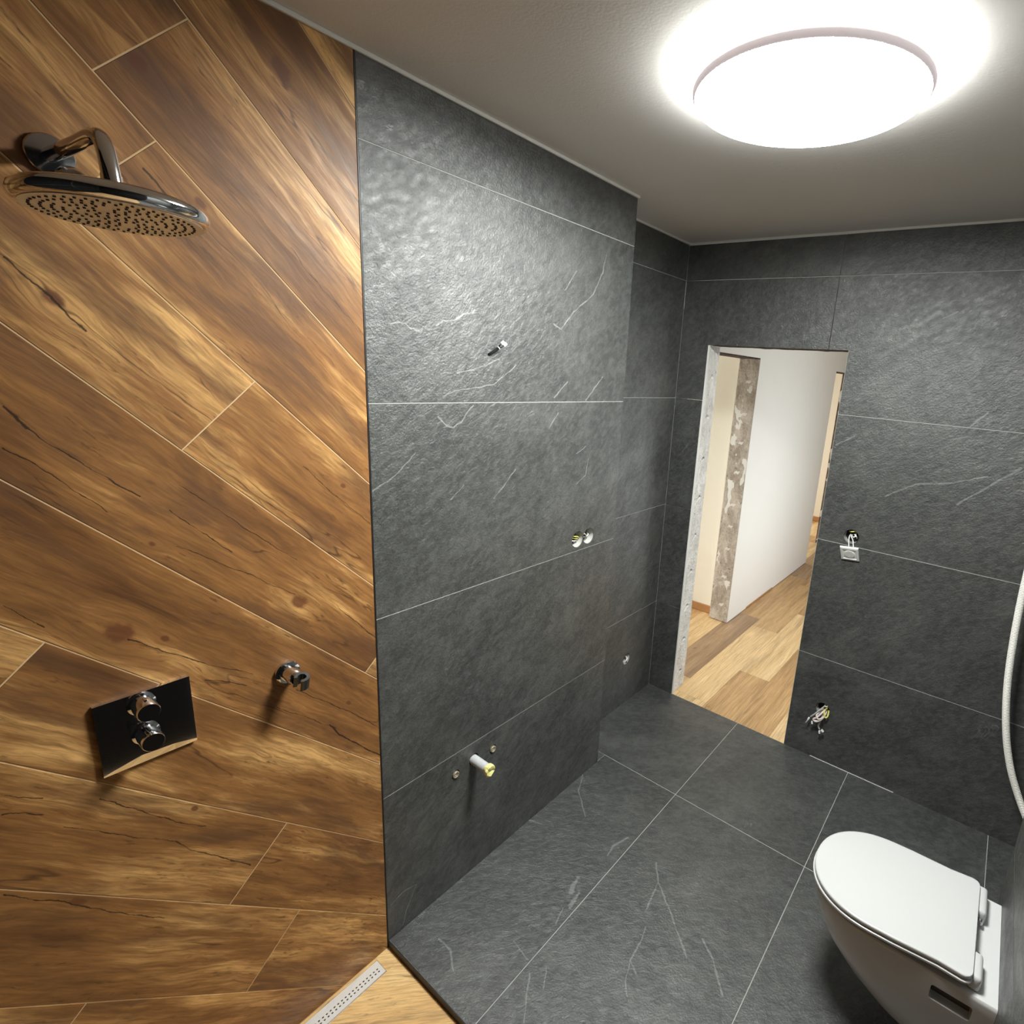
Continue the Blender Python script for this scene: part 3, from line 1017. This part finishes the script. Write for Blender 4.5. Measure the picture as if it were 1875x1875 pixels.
lv = []
for z, xf, hw, xc in ((0.075, 1.425, 0.100, 1.50), (0.080, 1.398, 0.112, 1.50), (0.098, 1.345, 0.124, 1.47), (0.135, 1.276, 0.139, 1.44),
                      (0.19, 1.202, 0.155, 1.40), (0.25, 1.151, 0.168, 1.36), (0.31, 1.120, 0.176, 1.33), (0.36, 1.106, 0.179, 1.31),
                      (0.390, 1.100, 0.181, 1.30), (0.3975, 1.103, 0.1795, 1.30), (0.4005, 1.108, 0.177, 1.30)):
    lv.append([(x, TY + y, z) for x, y in u_outline(xf, hw, XW - 0.0005, xc)])
bowl = obj('bowl', loft(lv), M_CERAMIC, sharp=50)
cut([bowl], [box((1.458, TY - 0.30, 0.315), (1.553, TY - 0.148, 0.364), 0.006)])
put(bowl, toilet)
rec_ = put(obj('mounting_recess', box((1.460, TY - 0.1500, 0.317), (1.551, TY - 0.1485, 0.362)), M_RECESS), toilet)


def tilted(pts, z0):
    """lid and seat rise a little towards the hinges"""
    return [(x, TY - 0.009 + y * (1 - 0.035 * math.exp(-((x - 1.45) / 0.055) ** 2)), z0 + 0.024 * max(0, (x - 1.10) / 0.44)) for x, y in pts]


so = u_outline(1.096, 0.1825, 1.537, 1.298, 30, 0.024)
si = u_outline(1.103, 0.1760, 1.530, 1.298, 30, 0.020)
sm = u_outline(1.098, 0.1808, 1.535, 1.298, 30, 0.023)
put(obj('seat', loft([tilted(si, 0.4045), tilted(sm, 0.4070), tilted(so, 0.4085), tilted(so, 0.4135), tilted(sm, 0.4150), tilted(si, 0.4155)]), M_LID, sharp=40), toilet)
lo_ = u_outline(1.0995, 0.1805, 1.536, 1.298, 30, 0.024)
l1 = u_outline(1.1005, 0.1795, 1.535, 1.298, 30, 0.023)
l2 = u_outline(1.106, 0.175, 1.530, 1.298, 30, 0.020)
put(obj('lid', loft([tilted(l2, 0.4190), tilted(l1, 0.4205), tilted(lo_, 0.4220), tilted(lo_, 0.4290), tilted(l1, 0.4312), tilted(l2, 0.4322)]), M_LID, sharp=55), toilet)
for ya, yb_ in ((0.690 - 0.012, 0.690 + 0.075), (0.905, 1.012)):
    hb = put(obj('hinge_cover', box((1.528, ya, 0.401), (1.558, yb_, 0.446), 0.010, 3), M_LID, sharp=40), toilet)
    pin = put(obj('hinge_pin', lathe((1.545, yb_ + 0.001 if ya < 0.8 else ya - 0.016, 0.421), (0, 1, 0), [(0.0075, 0), (0.0075, 0.015)], 16), M_CHROME, sharp=40), hb)
    pin.parent = hb

# ---- shower head on its arm
head = thing('shower_head', 'round chrome rain shower head on a bent wall arm', 'shower head', (0, -0.5257, 2.155))
put(obj('rosette', lathe((0.0, -0.5257, 2.155), (1, 0, 0), [(0.031, 0), (0.031, 0.006), (0.029, 0.009), (0.013, 0.0105)], 40), M_DCHROME, sharp=35), head)
put(obj('cover_cap', lathe((0.006, -0.503, 2.122), (0.93, -0.16, -0.30), [(0.024, 0), (0.024, 0.026), (0.022, 0.029)], 36), M_DCHROME, sharp=35), head)
arm_pts = [(0.008, -0.5257, 2.155), (0.08, -0.5257, 2.152), (0.17, -0.5257, 2.148), (0.235, -0.5257, 2.146), (0.268, -0.5255, 2.141),
           (0.287, -0.5255, 2.127), (0.295, -0.5255, 2.106), (0.299, -0.525, 2.083), (0.300, -0.525, 2.066)]
put(obj('arm', tube(smooth_path(arm_pts, 5), 0.0105, 20), M_CHROME, smooth=True), head)
HC = Vector((0.296, -0.5245, 2.040))
HN = Vector((-0.062, 0.012, 1.0)).normalized()
put(obj('ball_joint', lathe(HC + HN * 0.018, HN, [(0.017, 0), (0.019, 0.008), (0.015, 0.020), (0.0115, 0.024), (0.0115, 0.034)], 28), M_CHROME, sharp=35), head)
put(obj('head_shell', lathe(HC, HN, [(0.0935, 0.0), (0.0985, 0.001), (0.1025, 0.006), (0.1035, 0.012), (0.1015, 0.018), (0.096, 0.022), (0.06, 0.0245), (0.018, 0.026)], 72),
        M_CHROME, sharp=60), head)
face = put(obj('spray_face', lathe(HC, HN, [(0.0945, -0.0008), (0.0945, 0.002)], 64), M_STEEL, sharp=35), head)
bm = bmesh.new()
hx, hy, hz = frame(HN)
for ring in range(1, 9):
    rr = 0.0105 * ring
    cnt = 6 * ring
    for k in range(cnt):
        if ring > 2 and (k % ring) in (1,) and ring < 7:
            continue
        a = 2 * math.pi * k / cnt + ring * 0.19
        add_lathe(bm, HC + hx * math.cos(a) * rr + hy * math.sin(a) * rr + HN * 0.0005, -HN, [(0.0017, 0), (0.0017, 0.0028)], 6)
noz = obj('nozzle', bm, M_RUBBER)
noz['kind'] = 'stuff'
noz.parent = face

# ---- thermostat plate
valve = thing('thermostat_valve', 'black-looking chrome thermostat plate with two round knobs on the wooden wall', 'valve', (0, -0.5135, 1.10))
bm = bmesh.new()
ya_, yb2, zb_, zt_ = -0.5915, -0.4355, 1.0215, 1.1805
prof = [(ya_, (1.0255, 1.0205)), (-0.553, (1.0345, 1.0235)), (-0.53, (1.0395, 1.0262)), (-0.51, (1.0380, 1.0260)), (-0.475, (1.0360, 1.0255)), (yb2, (1.0275, 1.0225))]
cols = []
for y_, (za, _) in prof:
    cols.append([bm.verts.new(p) for p in ((0.0, y_, zb_), (0.0074, y_, zb_), (0.0085, y_, za), (0.0085, y_, zt_), (0.0, y_, zt_))])
for c0, c1_ in zip(cols, cols[1:]):
    for k in range(5):
        bm.faces.new((c0[k], c1_[k], c1_[(k + 1) % 5], c0[(k + 1) % 5]))
bm.faces.new(cols[0])
bm.faces.new(cols[-1][::-1])
put(obj('plate', bm, M_CHROME), valve)
for zc in (1.1560, 1.0880):
    kb = put(obj('knob', lathe((0.0085, -0.5190, zc), (1, 0, 0), [(0.0235, 0), (0.0235, 0.004), (0.0185, 0.0055), (0.0180, 0.014), (0.0195, 0.0155), (0.0195, 0.046), (0.0180, 0.0485)], 40),
                 M_CHROME, sharp=32), valve)
    lv_ = obj('knob_lever', box((0.030, -0.5215, zc + 0.0185 - 0.004), (0.044, -0.5165, zc + 0.0235), 0.001), M_CHROME)
    lv_.parent = kb

# ---- hand shower holder
hold = thing('hand_shower_holder', 'small chrome hand shower holder beside the thermostat plate, empty', 'holder', (0, -0.238, 1.098))
hc = Vector((0.0, -0.2395, 1.1025))
put(obj('rosette', lathe(hc, (1, 0, 0), [(0.0285, 0), (0.0285, 0.008), (0.0265, 0.0105), (0.017, 0.012)], 40), M_CHROME, sharp=32), hold)
put(obj('holder_neck', lathe(hc + Vector((0.011, 0, 0)), (1, 0.06, -0.04), [(0.0195, 0), (0.0185, 0.018), (0.0195, 0.028), (0.0190, 0.034), (0.0150, 0.040)], 32), M_CHROME, sharp=32), hold)
fork = bmesh.new()
n_seg = 20
cx_ = hc + Vector((0.064, 0.005, -0.004))
ri, ro, hh = 0.0082, 0.0175, 0.0150
ring_v = []
for k in range(n_seg + 1):
    a = math.radians(38 + (360 - 76) * k / n_seg - 90 + 20)
    d_ = Vector((math.cos(a), math.sin(a), 0))
    ring_v.append([fork.verts.new(cx_ + d_ * r_ + Vector((0, 0, z_))) for r_, z_ in ((ri, -hh), (ro, -hh), (ro * 0.97, hh), (ri * 1.15, hh))])
for a_, b_ in zip(ring_v, ring_v[1:]):
    for k in range(4):
        fork.faces.new((a_[k], a_[(k + 1) % 4], b_[(k + 1) % 4], b_[k]))
fork.faces.new(ring_v[0][::-1])
fork.faces.new(ring_v[-1])
bmesh.ops.rotate(fork, cent=cx_, matrix=Matrix.Rotation(math.radians(16), 3, 'Y'), verts=fork.verts[:])
put(obj('holder_fork', fork, M_BLACKG, sharp=35), hold)

# ---- linear drain
drain = thing('linear_drain', 'long white metal shower drain along the foot of the wooden wall', 'drain', (0.037, -0.5, PAN))
zt = PAN - 0.0004
put(obj('drain_channel', box((DRX0 + 0.0005, DRY0 + 0.001, PAN - 0.030), (DRX1 - 0.0005, DRY1 - 0.001, PAN - 0.006)), M_HOLE), drain)
bm = bmesh.new()
t_ = 0.0011
for a, b in (((DRX0, DRY0, PAN - 0.02), (DRX0 + t_, DRY1, zt)), ((DRX1 - t_, DRY0, PAN - 0.02), (DRX1, DRY1, zt)),
             ((DRX0 + t_, DRY0, PAN - 0.02), (DRX1 - t_, DRY0 + t_, zt)), ((DRX0 + t_, DRY1 - t_, PAN - 0.02), (DRX1 - t_, DRY1, zt))):
    add_box(bm, a, b)
put(obj('drain_frame', bm, M_DCHROME), drain)
gx0, gx1, gy0, gy1 = DRX0 + 0.0018, DRX1 - 0.0018, DRY0 + 0.0018, DRY1 - 0.0018
xb_ = [gx0, 0.0348, 0.0388, 0.0448, 0.0488, gx1]
yb_ = [gy0]
y = gy1 - 0.0120
holes_y = []
while y > gy0 + 0.02:
    holes_y.append((y - 0.0050, y))
    y -= 0.0114
for a, b in reversed(holes_y):
    yb_ += [a, b]
yb_.append(gy1)
bm = bmesh.new()
gv = [[bm.verts.new((x, y, zt)) for x in xb_] for y in yb_]
for j in range(len(yb_) - 1):
    for i in range(5):
        if j % 2 == 1 and i in (1, 3):
            continue
        bm.faces.new((gv[j][i], gv[j][i + 1], gv[j + 1][i + 1], gv[j + 1][i]))
gm = obj('drain_cover', bm, M_STEEL)
sm_ = gm.modifiers.new('thickness', 'SOLIDIFY')
sm_.thickness = 0.002
sm_.offset = -1
put(gm, drain)

# ---- helper for flush wall boxes: cup sunk in a drilled hole
def sunk_cup(pos, axis, r, depth, name='box_cup'):
    """open cup, its mouth at pos, sunk against the wall normal axis"""
    return lathe(pos, axis, [(r - 0.0016, -0.0015), (r - 0.0016, -depth + 0.0015), (r, -depth + 0.0015), (r, -0.0015)], 36, False, False)


def cup_shade(pos, axis, r, depth):  # near-black disc that paints the shade deep inside the cup
    return lathe(pos, axis, [(r - 0.0018, -depth + 0.004), (r - 0.0018, -depth + 0.0025)], 36)


def drill(pos, axis, r, depth):
    return lathe(Vector(pos) - Vector(axis) * depth, axis, [(r, 0), (r, depth + 0.02)], 36)


# ---- loose cable with connectors on the basin wall
cable = thing('cable', 'short black cable with clear connectors sticking out of the slate wall', 'cable', (0, 0.397, 1.904))
cp = [(-0.020, 0.394, 1.900), (0.000, 0.3965, 1.9030), (0.008, 0.402, 1.909), (0.016, 0.4125, 1.9185), (0.021, 0.4175, 1.924)]
put(obj('cable_sheath', tube(smooth_path(cp, 4), 0.0042, 12), M_BLACKCABLE, smooth=True), cable)
e0, e1 = Vector((0.021, 0.4175, 1.924)), Vector((0.030, 0.4350, 1.9420))
put(obj('tie', lathe(e0 - (e1 - e0) * 0.06, e1 - e0, [(0.0052, 0), (0.0052, 0.0028)], 14), M_PLASTIC), cable)
dv = (e1 - e0).normalized()
for sy, ln in ((-0.0035, 0.014), (0.0035, 0.017)):
    side = Vector((0.0, 0.72, -0.69)) * sy
    a = e0 + dv * 0.001 + side * 0.5
    b = e0 + dv * ln + side * 1.3
    w_ = put(obj('wire', tube([a, (a + b) / 2 + side * 0.4, b], 0.0022, 8), M_BLACKCABLE, smooth=True), cable)
    cn = obj('connector', orient(box((-0.0042, -0.0036, 0), (0.0042, 0.0036, 0.012), 0.0008), b - dv * 0.001, dv, (1, 0, 0)), M_PLASTIC)
    cn.parent = w_

# ---- double flush box in the basin wall
A_X = Vector((1, 0, 0))
c1, c2 = Vector((0, 0.8755, 1.2055)), Vector((0, 0.9465, 1.2060))
cut([wall_basin] + [t for t in basin_tiles if t.matrix_basis.translation.z < 1.3 and t.matrix_basis.translation.z > 0.4],
    [drill(c1, A_X, 0.0345, 0.048), drill(c2, A_X, 0.0345, 0.048)])
dbl = thing('junction_box', 'double open junction box with white cups and yellow wires in the slate wall', 'junction box', (0, 0.911, 1.2057))
for c in (c1, c2):
    put(obj('box_cup', sunk_cup(c, A_X, 0.0340, 0.045), M_CUP, sharp=40), dbl)
    put(obj('box_shade', cup_shade(c, A_X, 0.0340, 0.040), M_HOLE), dbl)
for k, (pts, m_) in enumerate(((((-0.040, 0.850, 1.222), (-0.016, 0.868, 1.217), (-0.010, 0.888, 1.212), (-0.020, 0.908, 1.200)), M_YELLOWW),
                               (((-0.042, 0.855, 1.214), (-0.020, 0.872, 1.207), (-0.014, 0.890, 1.203), (-0.024, 0.906, 1.194)), M_YELLOWW),
                               (((-0.042, 0.860, 1.200), (-0.024, 0.874, 1.194), (-0.020, 0.893, 1.193), (-0.030, 0.903, 1.186)), M_PLASTIC),
                               (((-0.040, 0.930, 1.222), (-0.018, 0.936, 1.216), (-0.014, 0.948, 1.206), (-0.030, 0.962, 1.196)), M_GREYCABLE),
                               (((-0.040, 0.945, 1.190), (-0.020, 0.952, 1.198), (-0.016, 0.964, 1.206), (-0.036, 0.972, 1.212)), M_PLASTIC))):
    put(obj('wire', tube(smooth_path(pts, 5), 0.0026, 8), m_, smooth=True), dbl)
put(obj('connector', box((-0.020, 0.9225, 1.2145), (-0.008, 0.9315, 1.2235), 0.0015), M_PLASTIC), dbl)

# ---- waste pipe with taped end, and the two capped water outlets
PC = Vector((0, 0.3525, 0.4850))
WL, WR = Vector((0, 0.2726, 0.4724)), Vector((0, 0.4422, 0.4763))
cut([wall_basin, basin_tiles[0]], [drill(PC + Vector((0, 0, 0.002)), A_X, 0.0215, 0.049), drill(WL, A_X, 0.0165, 0.046), drill(WR, A_X, 0.0165, 0.046)])
pipe = thing('waste_pipe', 'grey waste pipe stub sealed with yellow tape, low on the slate wall', 'pipe', PC)
pd = Vector((1, 0.0, -0.012)).normalized()
put(obj('pipe_tube', lathe(PC - pd * 0.045, pd, [(0.0172, 0), (0.0172, 0.128)], 32), M_PIPE, sharp=40), pipe)
bm = lathe(PC + pd * 0.072, pd, [(0.0178, -0.002), (0.0208, 0.000), (0.0216, 0.008), (0.0224, 0.014), (0.0185, 0.0195), (0.0090, 0.0170), (0.001, 0.0155)], 20, False, True)
for v in bm.verts:
    h = noise.noise(v.co * 75) * 0.0045
    v.co += Vector((h, noise.noise(v.co * 60 + Vector((5, 0, 0))) * 0.005, noise.noise(v.co * 60 + Vector((0, 7, 0))) * 0.0055))
put(obj('tape_cap', bm, M_TAPE), pipe)
for nm, c, lab in (('pipe_plug', WL, 'capped water outlet to the left of the taped pipe'),
                   ('pipe_plug', WR, 'capped water outlet to the right of the taped pipe, under the joint')):
    pg = thing(nm, 'round brass-coloured ' + lab, 'plug', c, 'capped water outlets beside the waste pipe')
    put(obj('plug_body', lathe(c, A_X, [(0.0125, -0.030), (0.0125, 0.0035), (0.0110, 0.0050), (0.0092, 0.0050), (0.0088, 0.0010), (0.001, 0.0008)], 28, True, True), M_NICKEL, sharp=35), pg)
    put(obj('hex_socket', lathe(c + A_X * 0.0008, A_X, [(0.0060, 0), (0.0060, 0.0022), (0.0040, 0.0022), (0.0040, 0.0004)], 6, True, True), M_NICKEL), pg)

# ---- outlet box in the niche wall
RC = Vector((-REC, 1.6082, 0.2889))
cut([wall_recess, recess_tiles[0]], [drill(RC, A_X, 0.0335, 0.048)])
rb = thing('junction_box', 'single small open junction box with white wires, low in the narrow niche wall', 'junction box', RC)
put(obj('box_cup', sunk_cup(RC, A_X, 0.0330, 0.045), M_CUP, sharp=40), rb)
put(obj('box_shade', cup_shade(RC, A_X, 0.0330, 0.040), M_HOLE), rb)
for pts, m_ in ((((-0.040, 0.010, 0.012), (-0.008, 0.012, 0.004), (0.004, -0.006, -0.006), (-0.004, -0.016, -0.020)), M_PLASTIC),
                (((-0.040, 0.016, 0.000), (-0.006, 0.020, -0.010), (0.003, 0.002, -0.004), (0.001, 0.008, -0.022)), M_PLASTIC),
                (((-0.040, -0.010, -0.008), (-0.010, -0.018, -0.014), (0.004, -0.022, -0.018), (0.004, -0.026, -0.024)), M_GREYCABLE)):
    put(obj('wire', tube(smooth_path([RC + Vector(p) for p in pts], 5), 0.0030, 8), m_, smooth=True), rb)

# ---- switch box and the dangling switch on the door wall
A_Y = Vector((0, -1, 0))
SCN = Vector((0.8290, D, 1.2025))
LCN = Vector((0.8400, D, 0.2860))
dt_mid = [t for t in door_tiles if abs(t.matrix_basis.translation.x - DR) < 0.01 and 0.3 < t.matrix_basis.translation.z < 1.3]
dt_low = [t for t in door_tiles if abs(t.matrix_basis.translation.x - DR) < 0.01 and t.matrix_basis.translation.z < 0.3]
cut([wall_door] + dt_mid, [drill(SCN, A_Y, 0.0345, 0.048)])
cut([wall_door] + dt_low, [drill(LCN, A_Y, 0.0345, 0.048)])
sb = thing('junction_box', 'open round junction box above the dangling white switch', 'junction box', SCN)
put(obj('box_cup', sunk_cup(SCN, A_Y, 0.0340, 0.045), M_CUP, sharp=40), sb)
put(obj('box_shade', cup_shade(SCN, A_Y, 0.0340, 0.040), M_HOLE), sb)
for pts, m_ in ((((-0.022, -0.040, 0.014), (-0.008, -0.012, 0.020), (0.006, -0.010, 0.024), (0.018, -0.036, 0.020)), M_YELLOWW),
                (((0.000, -0.042, 0.004), (0.012, -0.014, 0.008), (0.020, -0.012, 0.000), (0.018, -0.036, -0.012)), M_PLASTIC),
                (((-0.010, -0.042, 0.000), (0.006, -0.012, -0.004), (0.014, -0.012, 0.004), (0.010, -0.040, 0.012)), M_PLASTIC)):
    put(obj('wire', tube(smooth_path([SCN + Vector((p[0], -p[1], p[2])) for p in pts], 5), 0.0028, 8), m_, smooth=True), sb)

sw = thing('light_switch', 'white square switch dangling from its box by two white wires', 'switch', (0.835, D - 0.03, 1.12))
tl, tr, bl = Vector((0.7861, 1.838, 1.1560)), Vector((0.8661, 1.838, 1.1640)), Vector((0.8090, 1.881, 1.0860))
ux = (tr - tl).normalized()
vy = (tl - bl)
vy = (vy - ux * vy.dot(ux)).normalized()
nz = ux.cross(vy)
if nz.y > 0:
    nz = -nz
ctr = (tr + bl) / 2 + Vector((0.002, 0, 0))
mw = Matrix((ux, vy, nz)).transposed().to_4x4()
mw.translation = ctr
inv = Matrix.Translation(-Vector(sw.location))


def swpart(name, bm, m_, parent=sw, **kw):
    bmesh.ops.transform(bm, matrix=mw, verts=bm.verts[:])
    o = obj(name, bm, m_, **kw)
    o.parent = parent
    o.matrix_parent_inverse = inv
    return o


S2 = 0.0405
bm = bmesh.new()
ring = []
for h, z in ((S2, -0.009), (S2, -0.001), (S2 - 0.002, 0.001), (0.030, 0.002), (0.0285, -0.0005)):
    ring.append([bm.verts.new((sx * h, sy * h, z)) for sx, sy in ((-1, -1), (1, -1), (1, 1), (-1, 1))])
for a, b in zip(ring, ring[1:]):
    for k in range(4):
        bm.faces.new((a[k], a[(k + 1) % 4], b[(k + 1) % 4], b[k]))
bm.faces.new(ring[0][::-1])
bm.faces.new(ring[-1])
swf = swpart('switch_frame', bm, M_PLASTIC)
swpart('switch_button', lathe((0, 0, -0.0004), (0, 0, 1), [(0.0235, 0), (0.0228, 0.0022), (0.016, 0.0030), (0.001, 0.0016)], 36), M_PLASTIC, sharp=35)
swpart('switch_insert', box((-0.024, -0.024, -0.026), (0.024, 0.024, -0.0092), 0.002), M_GREYCABLE)
for dx in (-0.010, 0.010):
    a = mw @ Vector((dx + 0.006, S2 - 0.010, -0.012))
    b = SCN + Vector((dx * 0.35 - 0.006, 0.026, 0.004))
    mid = (a + b) / 2 + Vector((dx * 0.2, -0.016, 0.010))
    put(obj('wire', tube(smooth_path([b, b + Vector((0, -0.022, -0.004)), mid, a + Vector((0, -0.003, 0.006)), a], 5), 0.0024, 8), M_PLASTIC, smooth=True), sw)

# ---- low box with a bundle of wires
lb = thing('junction_box', 'open junction box low on the door wall with a tangle of wires hanging out', 'junction box', LCN)
put(obj('box_cup', sunk_cup(LCN, A_Y, 0.0340, 0.045), M_CUP, sharp=40), lb)
put(obj('box_shade', cup_shade(LCN, A_Y, 0.0340, 0.040), M_HOLE), lb)
yo = D
BUN = [([(0.845, yo + .030, .296), (0.838, yo - .012, .296), (0.812, yo - .034, .262), (0.795, yo - .036, .240)], 0.0036, M_GREYCABLE),
       ([(0.850, yo + .030, .282), (0.846, yo - .014, .280), (0.826, yo - .036, .250), (0.812, yo - .038, .236), (0.822, yo - .036, .228), (0.846, yo - .030, .240)], 0.0046, M_PINKCABLE),
       ([(0.856, yo + .028, .276), (0.858, yo - .016, .268), (0.846, yo - .034, .244), (0.824, yo - .040, .228), (0.808, yo - .036, .234)], 0.0048, M_PINKCABLE),
       ([(0.838, yo + .028, .274), (0.830, yo - .014, .272), (0.822, yo - .034, .258), (0.836, yo - .040, .246), (0.852, yo - .030, .256)], 0.0042, M_PINKCABLE),
       ([(0.858, yo + .026, .292), (0.852, yo - .014, .284), (0.862, yo - .026, .262), (0.872, yo - .018, .268), (0.868, yo + .010, .284)], 0.0040, M_YELLOWW),
       ([(0.842, yo + .028, .304), (0.850, yo - .006, .308), (0.862, yo - .008, .316)], 0.0026, M_PLASTIC),
       ([(0.850, yo + .020, .268), (0.846, yo - .018, .250), (0.842, yo - .026, .222), (0.838, yo - .022, .198), (0.846, yo - .022, .182)], 0.0040, M_GREYCABLE)]
for pts, r_, m_ in BUN:
    put(obj('wire', tube(smooth_path(pts, 5), r_, 9), m_, smooth=True), lb)
for (x_, z_, ax_) in ((0.789, 0.229, (-0.35, -0.1, -1)), (0.806, 0.216, (0.2, -0.1, -1)), (0.848, 0.180, (0.25, -0.1, -1)), (0.856, 0.190, (0.9, -0.1, -0.6))):
    cn = orient(box((-0.0055, -0.004, 0), (0.0055, 0.004, 0.014), 0.001), (x_, yo - .030, z_), ax_)
    put(obj('connector', cn, M_PLASTIC), lb)
put(obj('wire', tube([(0.787, yo - .032, .222), (0.781, yo - .034, .205), (0.776, yo - .034, .196)], 0.0022, 8), M_PLASTIC, smooth=True), lb)

# ---- corrugated conduit hanging by the door wall behind the toilet wall
cdt = thing('conduit', 'white corrugated conduit hanging behind the toilet at the door wall', 'conduit', (1.55, 1.8, 0.6))
hp = [(1.478, 1.870, 1.62), (1.490, 1.825, 1.45), (1.4985, 1.802, 1.28), (1.5030, 1.80, 1.12), (1.5120, 1.80, 0.955), (1.5265, 1.80, 0.790),
      (1.5490, 1.80, 0.640), (1.5780, 1.80, 0.510), (1.6150, 1.80, 0.396), (1.6580, 1.80, 0.300), (1.7000, 1.79, 0.225), (1.755, 1.76, 0.15), (1.835, 1.70, 0.10)]
path = smooth_path(hp, 12)
# resample for the ribs
seg = [0.0]
for a, b in zip(path, path[1:]):
    seg.append(seg[-1] + (b - a).length)
tot = seg[-1]
N_R = int(tot / 0.0022)
res, rad, j = [], [], 0
for i in range(N_R + 1):
    s = tot * i / N_R
    while j < len(seg) - 2 and seg[j + 1] < s:
        j += 1
    t = (s - seg[j]) / max(1e-9, seg[j + 1] - seg[j])
    res.append(path[j].lerp(path[j + 1], min(1, t)))
    rad.append((0.0118, 0.0136, 0.0136)[i % 3])
put(obj('corrugated_tube', tube(res, rad, 14), M_CORD, smooth=False), cdt)
